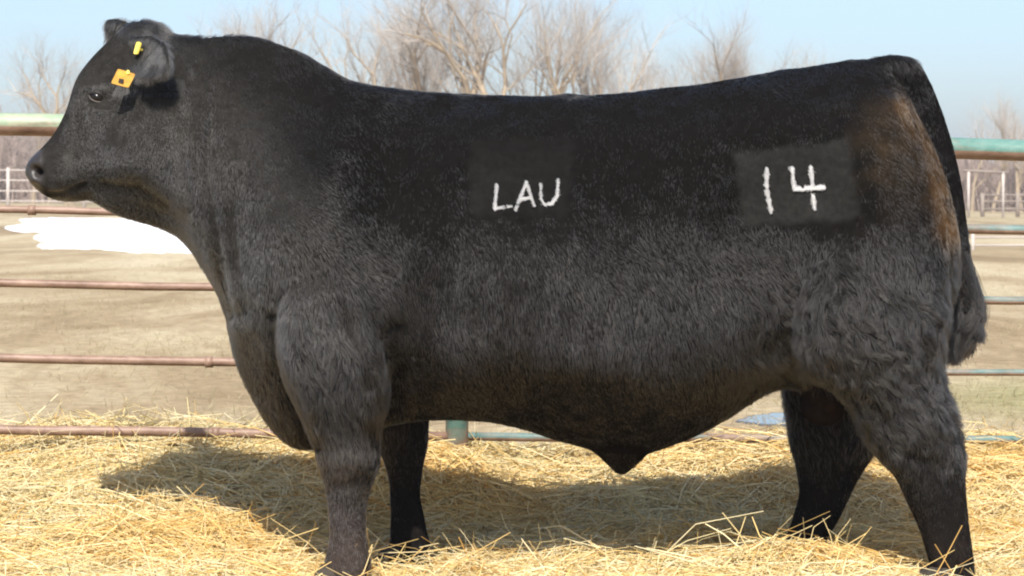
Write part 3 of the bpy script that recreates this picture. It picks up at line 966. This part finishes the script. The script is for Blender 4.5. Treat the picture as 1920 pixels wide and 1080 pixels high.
def tint_at(u, v, co, k):
    """coat colour: black, rusty on the lower flank, brown with dried mud on the thigh, greyish dirt on the feet; sheen painted in on flank, shoulder and face"""
    base = np.array([0.0105, 0.0097, 0.0092])
    t = np.tile(base, (len(u), 1))
    n = N1(co, 9.0); n2 = N2(co, 28.0)
    def blend(mask, col):
        nonlocal t
        m = np.clip(mask, 0, 1)[:, None]
        t = t * (1 - m) + np.array(col) * m
    low = np.clip((v - 560) / 220, 0, 1) * np.clip(1.1 - np.abs(u - 1050) / 520, 0, 1)
    dust_sheen = np.clip((v - 380 - 60 * N3(co, 4.0)) / 130, 0, 1) + np.clip((640 - u + 50 * N4(co, 4.0)) / 140, 0, 1)  # dust on the lower coat, with the coat's sheen painted into it
    blend(dust_sheen * (0.75 + 0.35 * n), (0.0185, 0.0172, 0.016))
    blend(np.clip((400 + (v - 66) * 0.75 - u + 40 * N3(co, 4.0)) / 120, 0, 1) * np.clip((700 - v) / 150, 0, 1) * (0.8 + 0.3 * n), (0.040, 0.038, 0.035))  # bright sheen of shoulder and neck painted in as paler hair
    blend(low * (0.35 + 0.25 * n), (0.017, 0.0128, 0.0105))
    blend(np.clip((v - 800) / 40, 0, 1) * (np.abs(u - 1150) < 320) * 0.8, (0.011, 0.0085, 0.007))  # belly hair darkened to paint in the shade underneath
    # mud along the back of the thigh, below the tail head
    edge = seg_dist(u, v, [(1695, 205), (1730, 255), (1758, 322), (1776, 395), (1784, 440)])
    off = np.clip((np.abs(co[:, 1]) - 0.045) / 0.025, 0, 1)
    blend(np.exp(-(edge / 22) ** 2) * (0.7 + 0.6 * n2) * off, (0.165, 0.09, 0.038))
    mud = np.exp(-(((u - 1680) / 100) ** 2 + ((v - 290) / 110) ** 2) * 1.1) * (v > 150 + 0.25 * (1700 - u))
    blend(mud * (0.50 + 0.5 * n + 0.45 * n2) * off, (0.048, 0.034, 0.0215))
    blend(np.exp(-(((u - 1545) / 50) ** 2 + ((v - 765) / 36) ** 2)) * (np.abs(co[:, 1]) < 0.09), (0.035, 0.022, 0.016))
    # cheek and neck: sheen painted in as a paler grey
    blend(np.exp(-(((u - 330) / 110) ** 2 + ((v - 260) / 170) ** 2)) * (0.5 + 0.3 * n), (0.036, 0.033, 0.029))
    blend(np.exp(-(((u - 165) / 95) ** 2 + ((v - 270) / 95) ** 2)) * (0.7 + 0.3 * n), (0.040, 0.038, 0.035))
    # dusty legs
    foot = np.clip((v - 900) / 120, 0, 1) * ((u > 580) & (u < 720))
    blend(foot * (0.75 + 0.3 * n), (0.085, 0.066, 0.056))
    knee = np.exp(-(((u - 650) / 60) ** 2 + ((v - 870) / 60) ** 2))
    blend(knee * (0.45 + 0.5 * n), (0.055, 0.043, 0.034))
    rl = np.clip((v - 880) / 200, 0, 1) * (u > 1640)
    blend(rl * (0.4 + 0.5 * n2), (0.036, 0.027, 0.022))
    # clipped brand panels
    blend(panel(u, v, 0) * (0.5 + 0.3 * n) * np.clip(0.45 + (v - 250) / 160, 0, 1), (0.022, 0.0216, 0.0205))
    blend(panel(u, v, 1) * (0.75 + 0.25 * n), (0.040, 0.0395, 0.0375))
    return t

PANELS = [((882, 262), (1080, 258), (1062, 404), (880, 402)), ((1376, 288), (1590, 262), (1614, 410), (1392, 424))]
def panel(u, v, k):
    a_, b_, c_, d_ = PANELS[k]
    m = np.ones(u.shape)
    for (x0, y0), (x1, y1) in ((a_, b_), (b_, c_), (c_, d_), (d_, a_)):
        ex, ey = x1 - x0, y1 - y0
        s = ((u - x0) * -ey + (v - y0) * ex) / math.hypot(ex, ey)
        m *= np.clip((s + 2.0 * np.sin(u * 0.083 + v * 0.13) + 1.5 * np.sin(u * 0.21 - v * 0.17 + 1)) / 14 + 0.5, 0, 1)
    return m

def bull():
    V, Fc = body_shells()
    me = remeshed(V, Fc, 0.0072)
    n = len(me.vertices)
    co = np.zeros(n * 3, np.float32); me.vertices.foreach_get('co', co); co = co.reshape(-1, 3).astype(float)
    ed = np.zeros(len(me.edges) * 2, np.int32); me.edges.foreach_get('vertices', ed); ed = ed.reshape(-1, 2)
    u, v = uv_of(co)
    # smooth strongly over the trunk, gently on head, ears, tail and feet
    lam = np.full(n, 0.5)
    lam[(u < 340) & (v < 420)] = 0.28
    lam[v > 860] = 0.3
    co = laplace(co, ed, 8, lam)
    big = np.clip((u - 380) / 80, 0, 1) * np.clip((1640 - u) / 60, 0, 1) * np.clip((v - 190) / 60, 0, 1) * np.clip((520 - v) / 120, 0, 1)
    big = np.maximum(big, np.clip((u - 780) / 60, 0, 1) * np.clip((1380 - u) / 60, 0, 1) * np.clip((720 - v) / 80, 0, 1) * np.clip((v - 190) / 60, 0, 1))
    co = laplace(co, ed, 60, 0.5 * big)
    me.vertices.foreach_set('co', co.astype(np.float32).ravel()); me.update()
    def normals():
        nn = np.zeros(n * 3, np.float32); me.vertices.foreach_get('normal', nn)
        return nn.reshape(-1, 3).astype(float)
    nr = normals()
    u, v = uv_of(co)
    side = np.abs(nr[:, 1]) * np.clip(np.abs(co[:, 1]) / 0.06, 0, 1)      # relief only where the flank faces sideways
    own = np.where(nr[:, 1] * co[:, 1] > 0, 1.0, 0.0)
    D = np.zeros(n)
    for bu, bv, ru, rv, tl, am in BUMPS:
        c, s = math.cos(math.radians(tl)), math.sin(math.radians(tl))
        du, dv = u - bu, v - bv
        p, q_ = (du * c + dv * s) / ru, (-du * s + dv * c) / rv
        D += 1.5 * am * np.exp(-(p * p + q_ * q_) * 1.3)
    ribs = np.clip((u - 820) / 80, 0, 1) * np.clip((1300 - u) / 100, 0, 1) * np.clip((v - 300) / 120, 0, 1) * np.clip((760 - v) / 140, 0, 1)
    D += 0.0035 * ribs * np.sin((u + 0.18 * (v - 500)) * 2 * math.pi / 58 + 0.8 * N1(co, 3.0))
    for pts, wd, am in CREASES:
        D += 1.7 * am * np.exp(-(seg_dist(u, v, pts) / wd) ** 2)
    earm = (u < 345) & (v < 172) & (np.abs(co[:, 1]) > 0.15)
    D[earm] = 0
    D *= side * own
    D += 0.0035 * N1(co, 7.0) + 0.0018 * N2(co, 19.0)
    # nostrils
    nd = np.exp(-(((u - 69 - 0.35 * (v - 322)) / 10) ** 2 + ((v - 322) / 9) ** 2) ** 1.5) * np.clip(np.abs(nr[:, 1]) * 3, 0, 1)
    D -= 0.048 * nd
    D += 0.007 * np.exp(-(((u - 78) / 9) ** 2 + ((v - 306) / 10) ** 2)) * side
    co = co + nr * D[:, None]
    co = laplace(co, ed, 2, np.where((u < 100) & (v > 280), 0.12, 0.3))
    me.vertices.foreach_set('co', co.astype(np.float32).ravel()); me.update()
    nr = normals()
    u, v = uv_of(co)
    me.polygons.foreach_set('use_smooth', np.ones(len(me.polygons), bool))
    at = me.attributes.new('tint', 'FLOAT_COLOR', 'POINT')
    tn = tint_at(u, v, co, 0) * 0.6
    muz = np.clip((84 - u) / 10, 0, 1) * (v > 280)
    tn = tn * (1 - muz[:, None]) + np.array([0.030, 0.026, 0.024]) * muz[:, None]
    lip = np.exp(-(((u - 112) / 26) ** 2 + ((v - 357) / 7) ** 2)) + 0.6 * np.exp(-(((u - 128) / 8) ** 2 + ((v - 300) / 24) ** 2)) * (np.abs(nr[:, 1]) > 0.5)  # pale lip and nose bridge, their highlight painted into the tint
    tn = tn + np.clip(lip, 0, 1)[:, None] * np.array([0.045, 0.040, 0.038])
    at.data.foreach_set('color', np.concatenate([tn, np.ones((n, 1))], 1).astype(np.float32).ravel())
    wa = me.attributes.new('wet', 'FLOAT', 'POINT')
    wa.data.foreach_set('value', muz.astype(np.float32))
    me.name = 'body'
    me.materials.clear(); me.materials.append(m_skin())
    root = empty('bull', (0, 0, 0))
    tag(root, 'black bull standing in profile on straw, facing left, white LAU and 14 on its side', 'bull')
    body = link(bpy.data.objects.new('body', me), root)

    # ---- coat
    me.calc_loop_triangles()
    nt_ = len(me.loop_triangles)
    tri = np.zeros(nt_ * 3, np.int32); me.loop_triangles.foreach_get('vertices', tri); tri = tri.reshape(-1, 3)
    A = co[tri[:, 0]]; B = co[tri[:, 1]]; C = co[tri[:, 2]]
    area = np.linalg.norm(np.cross(B - A, C - A), axis=1) / 2
    wgt = area * np.where((A[:, 1] + B[:, 1] + C[:, 1]) / 3 < 0.06, 1.0, 0.4) * np.where(A[:, 0] < -0.85, 2.6, 1.0)
    NH = 640000
    pick = rng.choice(nt_, NH, p=wgt / wgt.sum())
    r1, r2 = rng.random(NH), rng.random(NH)
    s1 = np.sqrt(r1)
    w0, w1, w2 = 1 - s1, s1 * (1 - r2), s1 * r2
    root_p = A[pick] * w0[:, None] + B[pick] * w1[:, None] + C[pick] * w2[:, None]
    rn = nr[tri[pick, 0]] * w0[:, None] + nr[tri[pick, 1]] * w1[:, None] + nr[tri[pick, 2]] * w2[:, None]
    rn /= np.linalg.norm(rn, axis=1, keepdims=True)
    u, v = uv_of(root_p)
    def S(x, a_, b_): return np.clip((x - a_) / (b_ - a_), 0, 1)
    head = S(u, 360, 300) * S(v, 470, 420)
    far = root_p[:, 1] > 0.08
    legs = S(v + 40 * N3(root_p, 14.0), 820, 930)
    thigh = S(u + 60 * N1(root_p, 5.0), 1360, 1560) * S(v + 60 * N2(root_p, 5.0), 400, 620) * S(v, 940, 780)
    arm = S(u, 480, 540) * S(u, 800, 740) * S(v, 540, 640) * S(v + 30 * N2(root_p, 14.0), 920, 830)
    lowb = S(v, 420, 620)
    length = 0.014 + 0.007 * lowb + 0.012 * thigh + 0.006 * arm
    elev = 0.30 + 0.08 * lowb + 0.28 * thigh + 0.18 * arm
    length = length * (1 - head) + 0.008 * head
    length = length * (1 - legs) + 0.014 * legs
    pollm = np.exp(-(((u - 285) / 50) ** 2 + ((v - 55) / 22) ** 2)) + np.exp(-(((u - 420) / 60) ** 2 + ((v - 70) / 12) ** 2)) * 0.4 + np.exp(-(((u - 1690) / 30) ** 2 + ((v - 115) / 20) ** 2)) * 0.5
    length = length + 0.022 * pollm; elev = elev + 0.35 * pollm
    flank = np.exp(-(((u - 1440) / 70) ** 2 + ((v - 700) / 40) ** 2))
    length += 0.020 * flank
    under = S(rn[:, 2], -0.3, -0.8) * S(v, 600, 700)
    length *= 1 - 0.35 * under
    fine = S(u, 470, 400)
    earh = (u < 345) & (v < 172) & (np.abs(root_p[:, 1]) > 0.13)
    length[earh] = 0.024; elev[earh] = 0.35
    pan = np.maximum(panel(u, v, 0), panel(u, v, 1)) * (np.abs(rn[:, 1]) > 0.3)
    length = length * (1 - pan) + 0.005 * pan
    length *= rng.uniform(0.6, 1.25, NH)
    bare = (u < 80) & (v > 285)
    length *= np.where(v > 270, 0.12 + 0.88 * S(u, 74, 118), 1.0)
    length[bare] = 0.0015
    eye_d = np.hypot(u - 182, v - 183)
    length[((np.abs(u - 1545) < 46) & (np.abs(v - 765) < 36) & (np.abs(root_p[:, 1]) < 0.09))] = 0.002
    eye_d = np.hypot((u - 182) * 0.72, (v - 182) * 1.05)
    length[(eye_d < 13) & (np.abs(rn[:, 1]) > 0.4)] = 0.001
    # lie of the coat: back along the body, down on neck, shoulder and legs
    fx = 0.75 - 0.45 * S(u, 640, 420) - 0.35 * lowb - 0.35 * legs + 0.2 * head
    fz = -(0.55 + 0.4 * S(u, 640, 420) + 0.4 * lowb + 0.3 * legs)
    vv_ = v + 90 * N2(root_p, 2.6) + 45 * N1(root_p, 6.0)
    bright = 0.33 * S(vv_, 350, 560) * S(v, 860, 760)                       # loose, dry coat low on the flank
    for bu, bv, ru, rv, am in SHEEN:
        bright = bright + am * np.exp(-(((u - bu) / ru) ** 2 + ((v - bv) / rv) ** 2))
    fold = np.zeros(NH)
    for cp, cw, _ in CREASES:
        fold = np.maximum(fold, np.exp(-(seg_dist(u, v, cp) / (cw * 1.15)) ** 2))
    bright = bright * (1 - 0.65 * fold)
    bright = bright * (1 + 0.35 * N2(root_p, 5.0) + 0.25 * N3(root_p, 12.0)) + 0.10 * N1(root_p, 9.0)
    bright = np.maximum(np.clip(bright, 0, 1), 0.9 * thigh * (0.5 + 0.5 * N1(root_p, 6.0)).clip(0, 1))
    sleek = 1 - bright                                                     # elsewhere the coat is combed flat
    fx = fx * (1 - sleek) + 0.12 * sleek; fz = fz * (1 - sleek) - 1.0 * sleek
    elev = elev * (1 - sleek) + 0.13 * sleek + 0.14 * (1 - sleek)
    # hair stands off the steep flank and lies flat on upward-facing hide
    lie = np.clip(0.44 - 1.0 * rn[:, 2], 0.05, 0.85)
    kk = (~earh) * (1 - sleek) * (1 - thigh) * (1 - 0.6 * pollm.clip(0, 1)) * (0.55 + 0.45 * fine)
    elev = elev * (1 - kk) + lie * kk
    ridge = S(rn[:, 2], 0.65, 0.95) * (0.5 + 0.5 * N3(root_p, 16.0))            # loose hair along the spine
    elev = elev + 0.45 * ridge; length = length * (1 + 0.45 * ridge)
    fl = np.stack([fx, np.zeros(NH), fz], 1)
    clump = np.stack([N1(root_p, 22.0), N2(root_p, 22.0), N3(root_p, 22.0)], 1)
    clump2 = np.stack([N2(root_p, 55.0), N3(root_p, 55.0), N4(root_p, 55.0)], 1)
    swirl = np.stack([N3(root_p, 6.0), N4(root_p, 6.0), N1(root_p, 6.0)], 1)
    fl = fl + (0.45 - 0.25 * sleek)[:, None] * swirl + clump * (0.16 - 0.05 * sleek + 0.7 * thigh * (0.5 + N3(root_p, 5.0)) + 0.4 * arm)[:, None] + clump2 * (0.2 - 0.08 * sleek + 0.6 * thigh + 0.35 * arm)[:, None]
    fl -= rn * np.sum(fl * rn, 1, keepdims=True)
    fl /= np.maximum(np.linalg.norm(fl, axis=1, keepdims=True), 1e-6)
    el = np.clip(elev + (0.25 - 0.18 * sleek) * N4(root_p, 30.0) + rng.normal(0, 1, NH) * (0.12 - 0.06 * sleek - 0.03 * fine), 0.03, 1.3)
    d0 = fl * np.cos(el)[:, None] + rn * np.sin(el)[:, None] + rng.normal(0, 1, (NH, 3)) * (0.12 - 0.07 * sleek)[:, None]
    d0 /= np.linalg.norm(d0, axis=1, keepdims=True)
    d1 = fl + clump2 * (0.2 + 0.8 * thigh)[:, None] + np.array([0, 0, -0.2]) + rn * np.where(kk > 0.2, np.tan(np.clip(elev, 0, 1)) * 0.8, 0.02 + 0.3 * (1 - sleek))[:, None]
    d1 /= np.linalg.norm(d1, axis=1, keepdims=True)
    K = 4
    pts = np.zeros((NH, K, 3)); pts[:, 0] = root_p - rn * 0.0015
    for k in range(1, K):
        f = (k - 0.5) / (K - 1)
        dd = d0 * (1 - f) + d1 * f
        pts[:, k] = pts[:, k - 1] + dd * (length / (K - 1))[:, None]
    tint = tint_at(u, v, root_p, 1)
    tint *= rng.uniform(0.75, 1.3, NH)[:, None]
    fleck = rng.random(NH) < 0.012 * (lowb + legs)
    tint[fleck] = (0.16, 0.11, 0.07)
    hair_obj('fur', pts, tint, 0.00029, 0.00012, m_hair('black_coat', 0.46, 0.7), body)

    # ---- tail switch: long curled tassel
    n = 15000
    f = rng.random(n)
    cu = 1803 + rng.normal(0, 5, n); cv = 470 + f * 120
    base = np.array([P(a_, b_, 0.0) for a_, b_ in zip(cu, cv)]); base[:, 1] = rng.normal(0, 0.014, n)
    lock = rng.integers(0, 26, n)
    LK = np.random.default_rng(3)
    end = np.stack([LK.uniform(1774, 1836, 26), LK.uniform(630, 684, 26), LK.uniform(-.05, .05, 26)], 1)
    end[:, 1] -= np.abs(end[:, 0] - 1792) * 0.75
    tipw = np.array([P(a_, b_, c_) for a_, b_, c_ in end])[lock] + rng.normal(0, 0.009, (n, 3))
    K = 7
    pts = np.zeros((n, K, 3))
    ph = LK.uniform(0, 6.28, 26)[lock]; amp = LK.uniform(0.004, 0.014, 26)[lock]
    for k in range(K):
        t = k / (K - 1)
        bulge = np.sin(math.pi * t)
        pts[:, k] = base * (1 - t) + tipw * t
        pts[:, k, 0] += bulge * (0.020 * np.sign(tipw[:, 0] - base[:, 0])) + amp * np.sin(ph + t * 9) * t
        pts[:, k, 1] += amp * np.cos(ph + t * 9) * t
    ti = np.tile(np.array([0.009, 0.008, 0.0075]), (n, 1)) * rng.uniform(0.6, 1.6, n)[:, None]
    hair_obj('tail_switch', pts, ti, 0.0007, 0.0003, bpy.data.materials['black_coat'], body)

    # ---- white brand hair
    bvh = BVHTree.FromPolygons([tuple(p) for p in co], [tuple(t) for t in tri])
    cam_p = Vector((0, CAMY, CAMZ))
    def hit(px, py):
        d = (P(px, py, 0) - cam_p).normalized()
        return bvh.ray_cast(cam_p, d)
    white = m_hair('white_brand_hair', 0.5, 0.7)
    def brand(name, strokes, wd, label):
        R, Nn = [], []
        for st in strokes:
            for (ax, ay), (bx, by) in zip(st[:-1], st[1:]):
                L = math.hypot(bx - ax, by - ay)
                k = int(L * wd * 2.6)
                for _ in range(k):
                    t = random.uniform(-0.04, 1.04)
                    w_ = wd * (0.5 + 0.18 * math.sin(t * 9 + ax))
                    o_ = random.gauss(0, 0.42) * w_
                    if N2(np.array([ax * .02 + t * L * .07, o_ * .15, ay * .1])) < -0.66: continue
                    px = ax + (bx - ax) * t - (by - ay) / L * o_ + random.gauss(0, .5)
                    py = ay + (by - ay) * t + (bx - ax) / L * o_ + random.gauss(0, .5)
                    loc, no, _, _ = hit(px, py)
                    if loc is None: continue
                    R.append(loc); Nn.append(no)
        R = np.array(R); Nn = np.array(Nn); n = len(R)
        d = np.array([0.45, 0, -0.8]) - Nn * (Nn @ np.array([0.45, 0, -0.8]))[:, None]
        d = d * 0.85 + Nn * 0.45 + rng.normal(0, 0.12, (n, 3))
        pts = np.stack([R + d * (0.009 * k / 2) + Nn * 0.001 for k in range(3)], 1)
        ti = np.tile(np.array([0.62, 0.59, 0.55]), (n, 1)) * rng.uniform(0.8, 1.1, n)[:, None]
        o = hair_obj(name, pts, np.clip(ti, 0, 0.95), 0.0006, 0.0003, white, body)
        o['label'] = label
    brand('brand_lettering', [[(930, 346), (926, 390), (958, 386)], [(965, 392), (985, 341), (1000, 384)], [(973, 373), (995, 369)],
                              [(1013, 344), (1013, 372), (1020, 383), (1033, 380), (1043, 366), (1045, 336)]], 5.0, 'white letters LAU on the ribs')
    brand('brand_number', [[(1437, 314), (1436, 345), (1440, 372), (1445, 396)], [(1484, 313), (1488, 352), (1544, 349)], [(1519, 311), (1522, 350), (1526, 389)]], 7.2,
          'white number 14 on the hip')

    # ---- eyes
    em = NT('dark_eye'); em.color((0.006, 0.005, 0.005)); em.rough(0.18, 0.4)
    lid = m_plain('eyelid_skin', (0.02, 0.017, 0.016), 0.45, 0.4)
    rim = m_plain('lower_lid_skin', (0.05, 0.04, 0.036), 0.4, 0.4)
    loc, no, _, _ = hit(182, 182)
    for s in (1, -1):
        c = Vector((loc.x, loc.y * s, loc.z)); nn_ = Vector((no.x, no.y * s, no.z))
        cc = c - nn_ * 0.007
        tl = math.radians(-18) ; ca, sa = math.cos(tl), math.sin(tl)
        vv, ff = [], []
        for i in range(13):
            for j in range(20):
                th, ph_ = math.pi * i / 12, 2 * math.pi * j / 20
                a_, b_ = 0.021 * math.sin(th) * math.cos(ph_), 0.0145 * math.cos(th)
                vv.append(cc + Vector((a_ * ca - b_ * sa, 0.019 * math.sin(th) * math.sin(ph_), a_ * sa + b_ * ca)))
        for i in range(12):
            for j in range(20):
                k = (j + 1) % 20
                ff.append((i * 20 + j, i * 20 + k, (i + 1) * 20 + k, (i + 1) * 20 + j))
        mesh_obj('eye', vv, ff, em.m, body)
        arc = []
        for j in range(13):
            an = math.pi * (-0.02 + 1.04 * j / 12)
            a_, b_ = 0.021 * math.cos(an), 0.0125 * math.sin(an)
            arc.append(cc + nn_ * (0.009 + 0.005 * math.sin(an)) + Vector((a_ * ca - b_ * sa, 0, a_ * sa + b_ * ca)))
        low = []
        for j in range(13):
            an = -math.pi * j / 12
            a_, b_ = 0.021 * math.cos(an), 0.0125 * math.sin(an)
            low.append(cc + nn_ * (0.008 - 0.004 * math.sin(an)) + Vector((a_ * ca - b_ * sa, 0, a_ * sa + b_ * ca)))
        tube('eyelid', low, [0.0015 + 0.0012 * math.sin(math.pi * j / 12) for j in range(13)], rim, body, 8)
        tube('eyelid', arc, [0.002 + 0.0025 * math.sin(math.pi * j / 12) for j in range(13)], lid, body, 8)

    # ---- hooves: two claws on each foot
    hm = m_plain('dark_hoof_horn', (0.05, 0.042, 0.034), 0.9, 0.1, 0.4, 30)
    for px, py, Yc, w_ in ((648, 1075, -.215, .052), (768, 1055, .21, .05), (1786, 1085, -.205, .052), (1505, 1055, .205, .052)):
        c = P(px, py, Yc)
        for s in (-1, 1):
            vv, ff = [], []
            rows = [(0.075, -0.010, 0.045, 0.020), (0.045, -0.022, 0.056, 0.024), (0.0, -0.036, 0.068, 0.027), (-0.003, -0.036, 0.066, 0.026)]
            for z, sh, hx, hy in rows:
                for j in range(16):
                    an = 2 * math.pi * j / 16
                    k = 1.0 if math.cos(an) > 0 else 1.0 + 0.25 * abs(math.cos(an))
                    vv.append((c.x + sh + hx * math.cos(an) * k, Yc + s * 0.029 + hy * math.sin(an), z + 0.003))
            for i in range(3):
                for j in range(16):
                    k = (j + 1) % 16
                    ff.append((i * 16 + j, i * 16 + k, (i + 1) * 16 + k, (i + 1) * 16 + j))
            ff.append(tuple(reversed(range(16)))); ff.append(tuple(48 + j for j in range(16)))
            mesh_obj('hoof', vv, ff, hm, root)
    return hit

def hair_obj(name, pts, tint, r0, r1, mat, parent):
    n, K, _ = pts.shape
    hc = bpy.data.hair_curves.new(name)
    hc.add_curves([K] * n)
    hc.attributes['position'].data.foreach_set('vector', pts.astype(np.float32).ravel())
    ra = hc.attributes.get('radius') or hc.attributes.new('radius', 'FLOAT', 'POINT')
    ra.data.foreach_set('value', np.tile(np.linspace(r0, r1, K), n).astype(np.float32))
    at = hc.attributes.new('tint', 'FLOAT_COLOR', 'CURVE')
    at.data.foreach_set('color', np.concatenate([tint, np.ones((n, 1))], 1).astype(np.float32).ravel())
    hc.materials.append(mat)
    return link(bpy.data.objects.new(name, hc), parent)

HIT = bull()

# ------------------------------------------------------------------ ear tags
M_yel = m_plain('yellow_tag_plastic', (0.42, 0.225, 0.02), 0.5, 0.3, 0.35, 60)
M_ink = m_plain('black_tag_ink', (0.03, 0.02, 0.015), 0.6, 0.2)
M_stud = m_plain('pale_yellow_stud', (0.85, 0.68, 0.12), 0.35, 0.5, 0.08, 60)
def plate(name, corners, thick, mat, parent, bevel=0.12):
    """a thin rounded plate through four corner points"""
    a_, b_, c_, d_ = corners
    n = (b_ - a_).cross(d_ - a_).normalized() * thick / 2
    ring = []
    for p, q_, r_ in ((d_, a_, b_), (a_, b_, c_), (b_, c_, d_), (c_, d_, a_)):
        ring += [q_.lerp(p, bevel), q_.lerp(p, bevel * .3).lerp(q_.lerp(r_, bevel * .3), .5), q_.lerp(r_, bevel)]
    k = len(ring)
    vv = [p + n for p in ring] + [p - n for p in ring]
    ff = [tuple(range(k)), tuple(reversed(range(k, 2 * k)))] + [(i, i + k, (i + 1) % k + k, (i + 1) % k) for i in range(k)]
    return mesh_obj(name, vv, ff, mat, parent, smooth=False)

def ear_tags():
    loc = P(236, 138, -.20)
    root = empty('ear_tag', loc)
    tag(root, 'yellow rectangular ear tag hanging below the near ear', 'ear tag')
    cs = [P(221, 129, -.205), P(254, 139, -.198), P(241, 165, -.211), P(208, 156, -.217)]
    pl = plate('tag_panel', cs, 0.003, M_yel, root)
    off = Vector((0, -0.0035, 0))
    plate('ink_mark', [P(224, 147, -.2105) + off, P(233, 149, -.2105) + off, P(231, 157, -.212) + off, P(222, 155, -.212) + off], 0.001, M_ink, root)
    tube('tag_stud', [P(240, 138, -.206), P(240, 134, -.18)], 0.005, M_stud, root, 12)
    loc, no, _, _ = HIT(266, 94)
    root = empty('ear_button', loc)
    tag(root, 'small bright yellow button tag in the middle of the near ear', 'ear tag')
    up = Vector((0.12, 0, 1)); up = (up - no * up.dot(no)).normalized(); sd = up.cross(no).normalized()
    c = loc + no * 0.016
    cs = [c + up * 0.017 - sd * 0.0085, c + up * 0.017 + sd * 0.0085, c - up * 0.017 + sd * 0.0075, c - up * 0.017 - sd * 0.0075]
    plate('button_face', cs, 0.005, M_stud, root, 0.3)
    tube('button_pin', [c, c - no * 0.025], 0.004, M_stud, root, 8)
ear_tags()

# ------------------------------------------------------------------ the spring haze over the pasture
def haze():
    hm = bpy.data.materials.new('thin_haze')
    hm.use_nodes = True
    t = hm.node_tree
    t.nodes.remove(t.nodes['Principled BSDF'])
    v = t.nodes.new('ShaderNodeVolumePrincipled')
    v.inputs['Color'].default_value = (0.93, 0.95, 1.0, 1)
    v.inputs['Density'].default_value = 0.0009
    v.inputs['Anisotropy'].default_value = 0.2
    t.links.new(v.outputs[0], t.nodes['Material Output'].inputs['Volume'])
    o = box('haze', (-2400, -60, -2.0), (2400, 4900, 17.0), hm)
    tag(o, 'thin pale spring haze lying over the pasture', 'haze', kind='stuff')
haze()
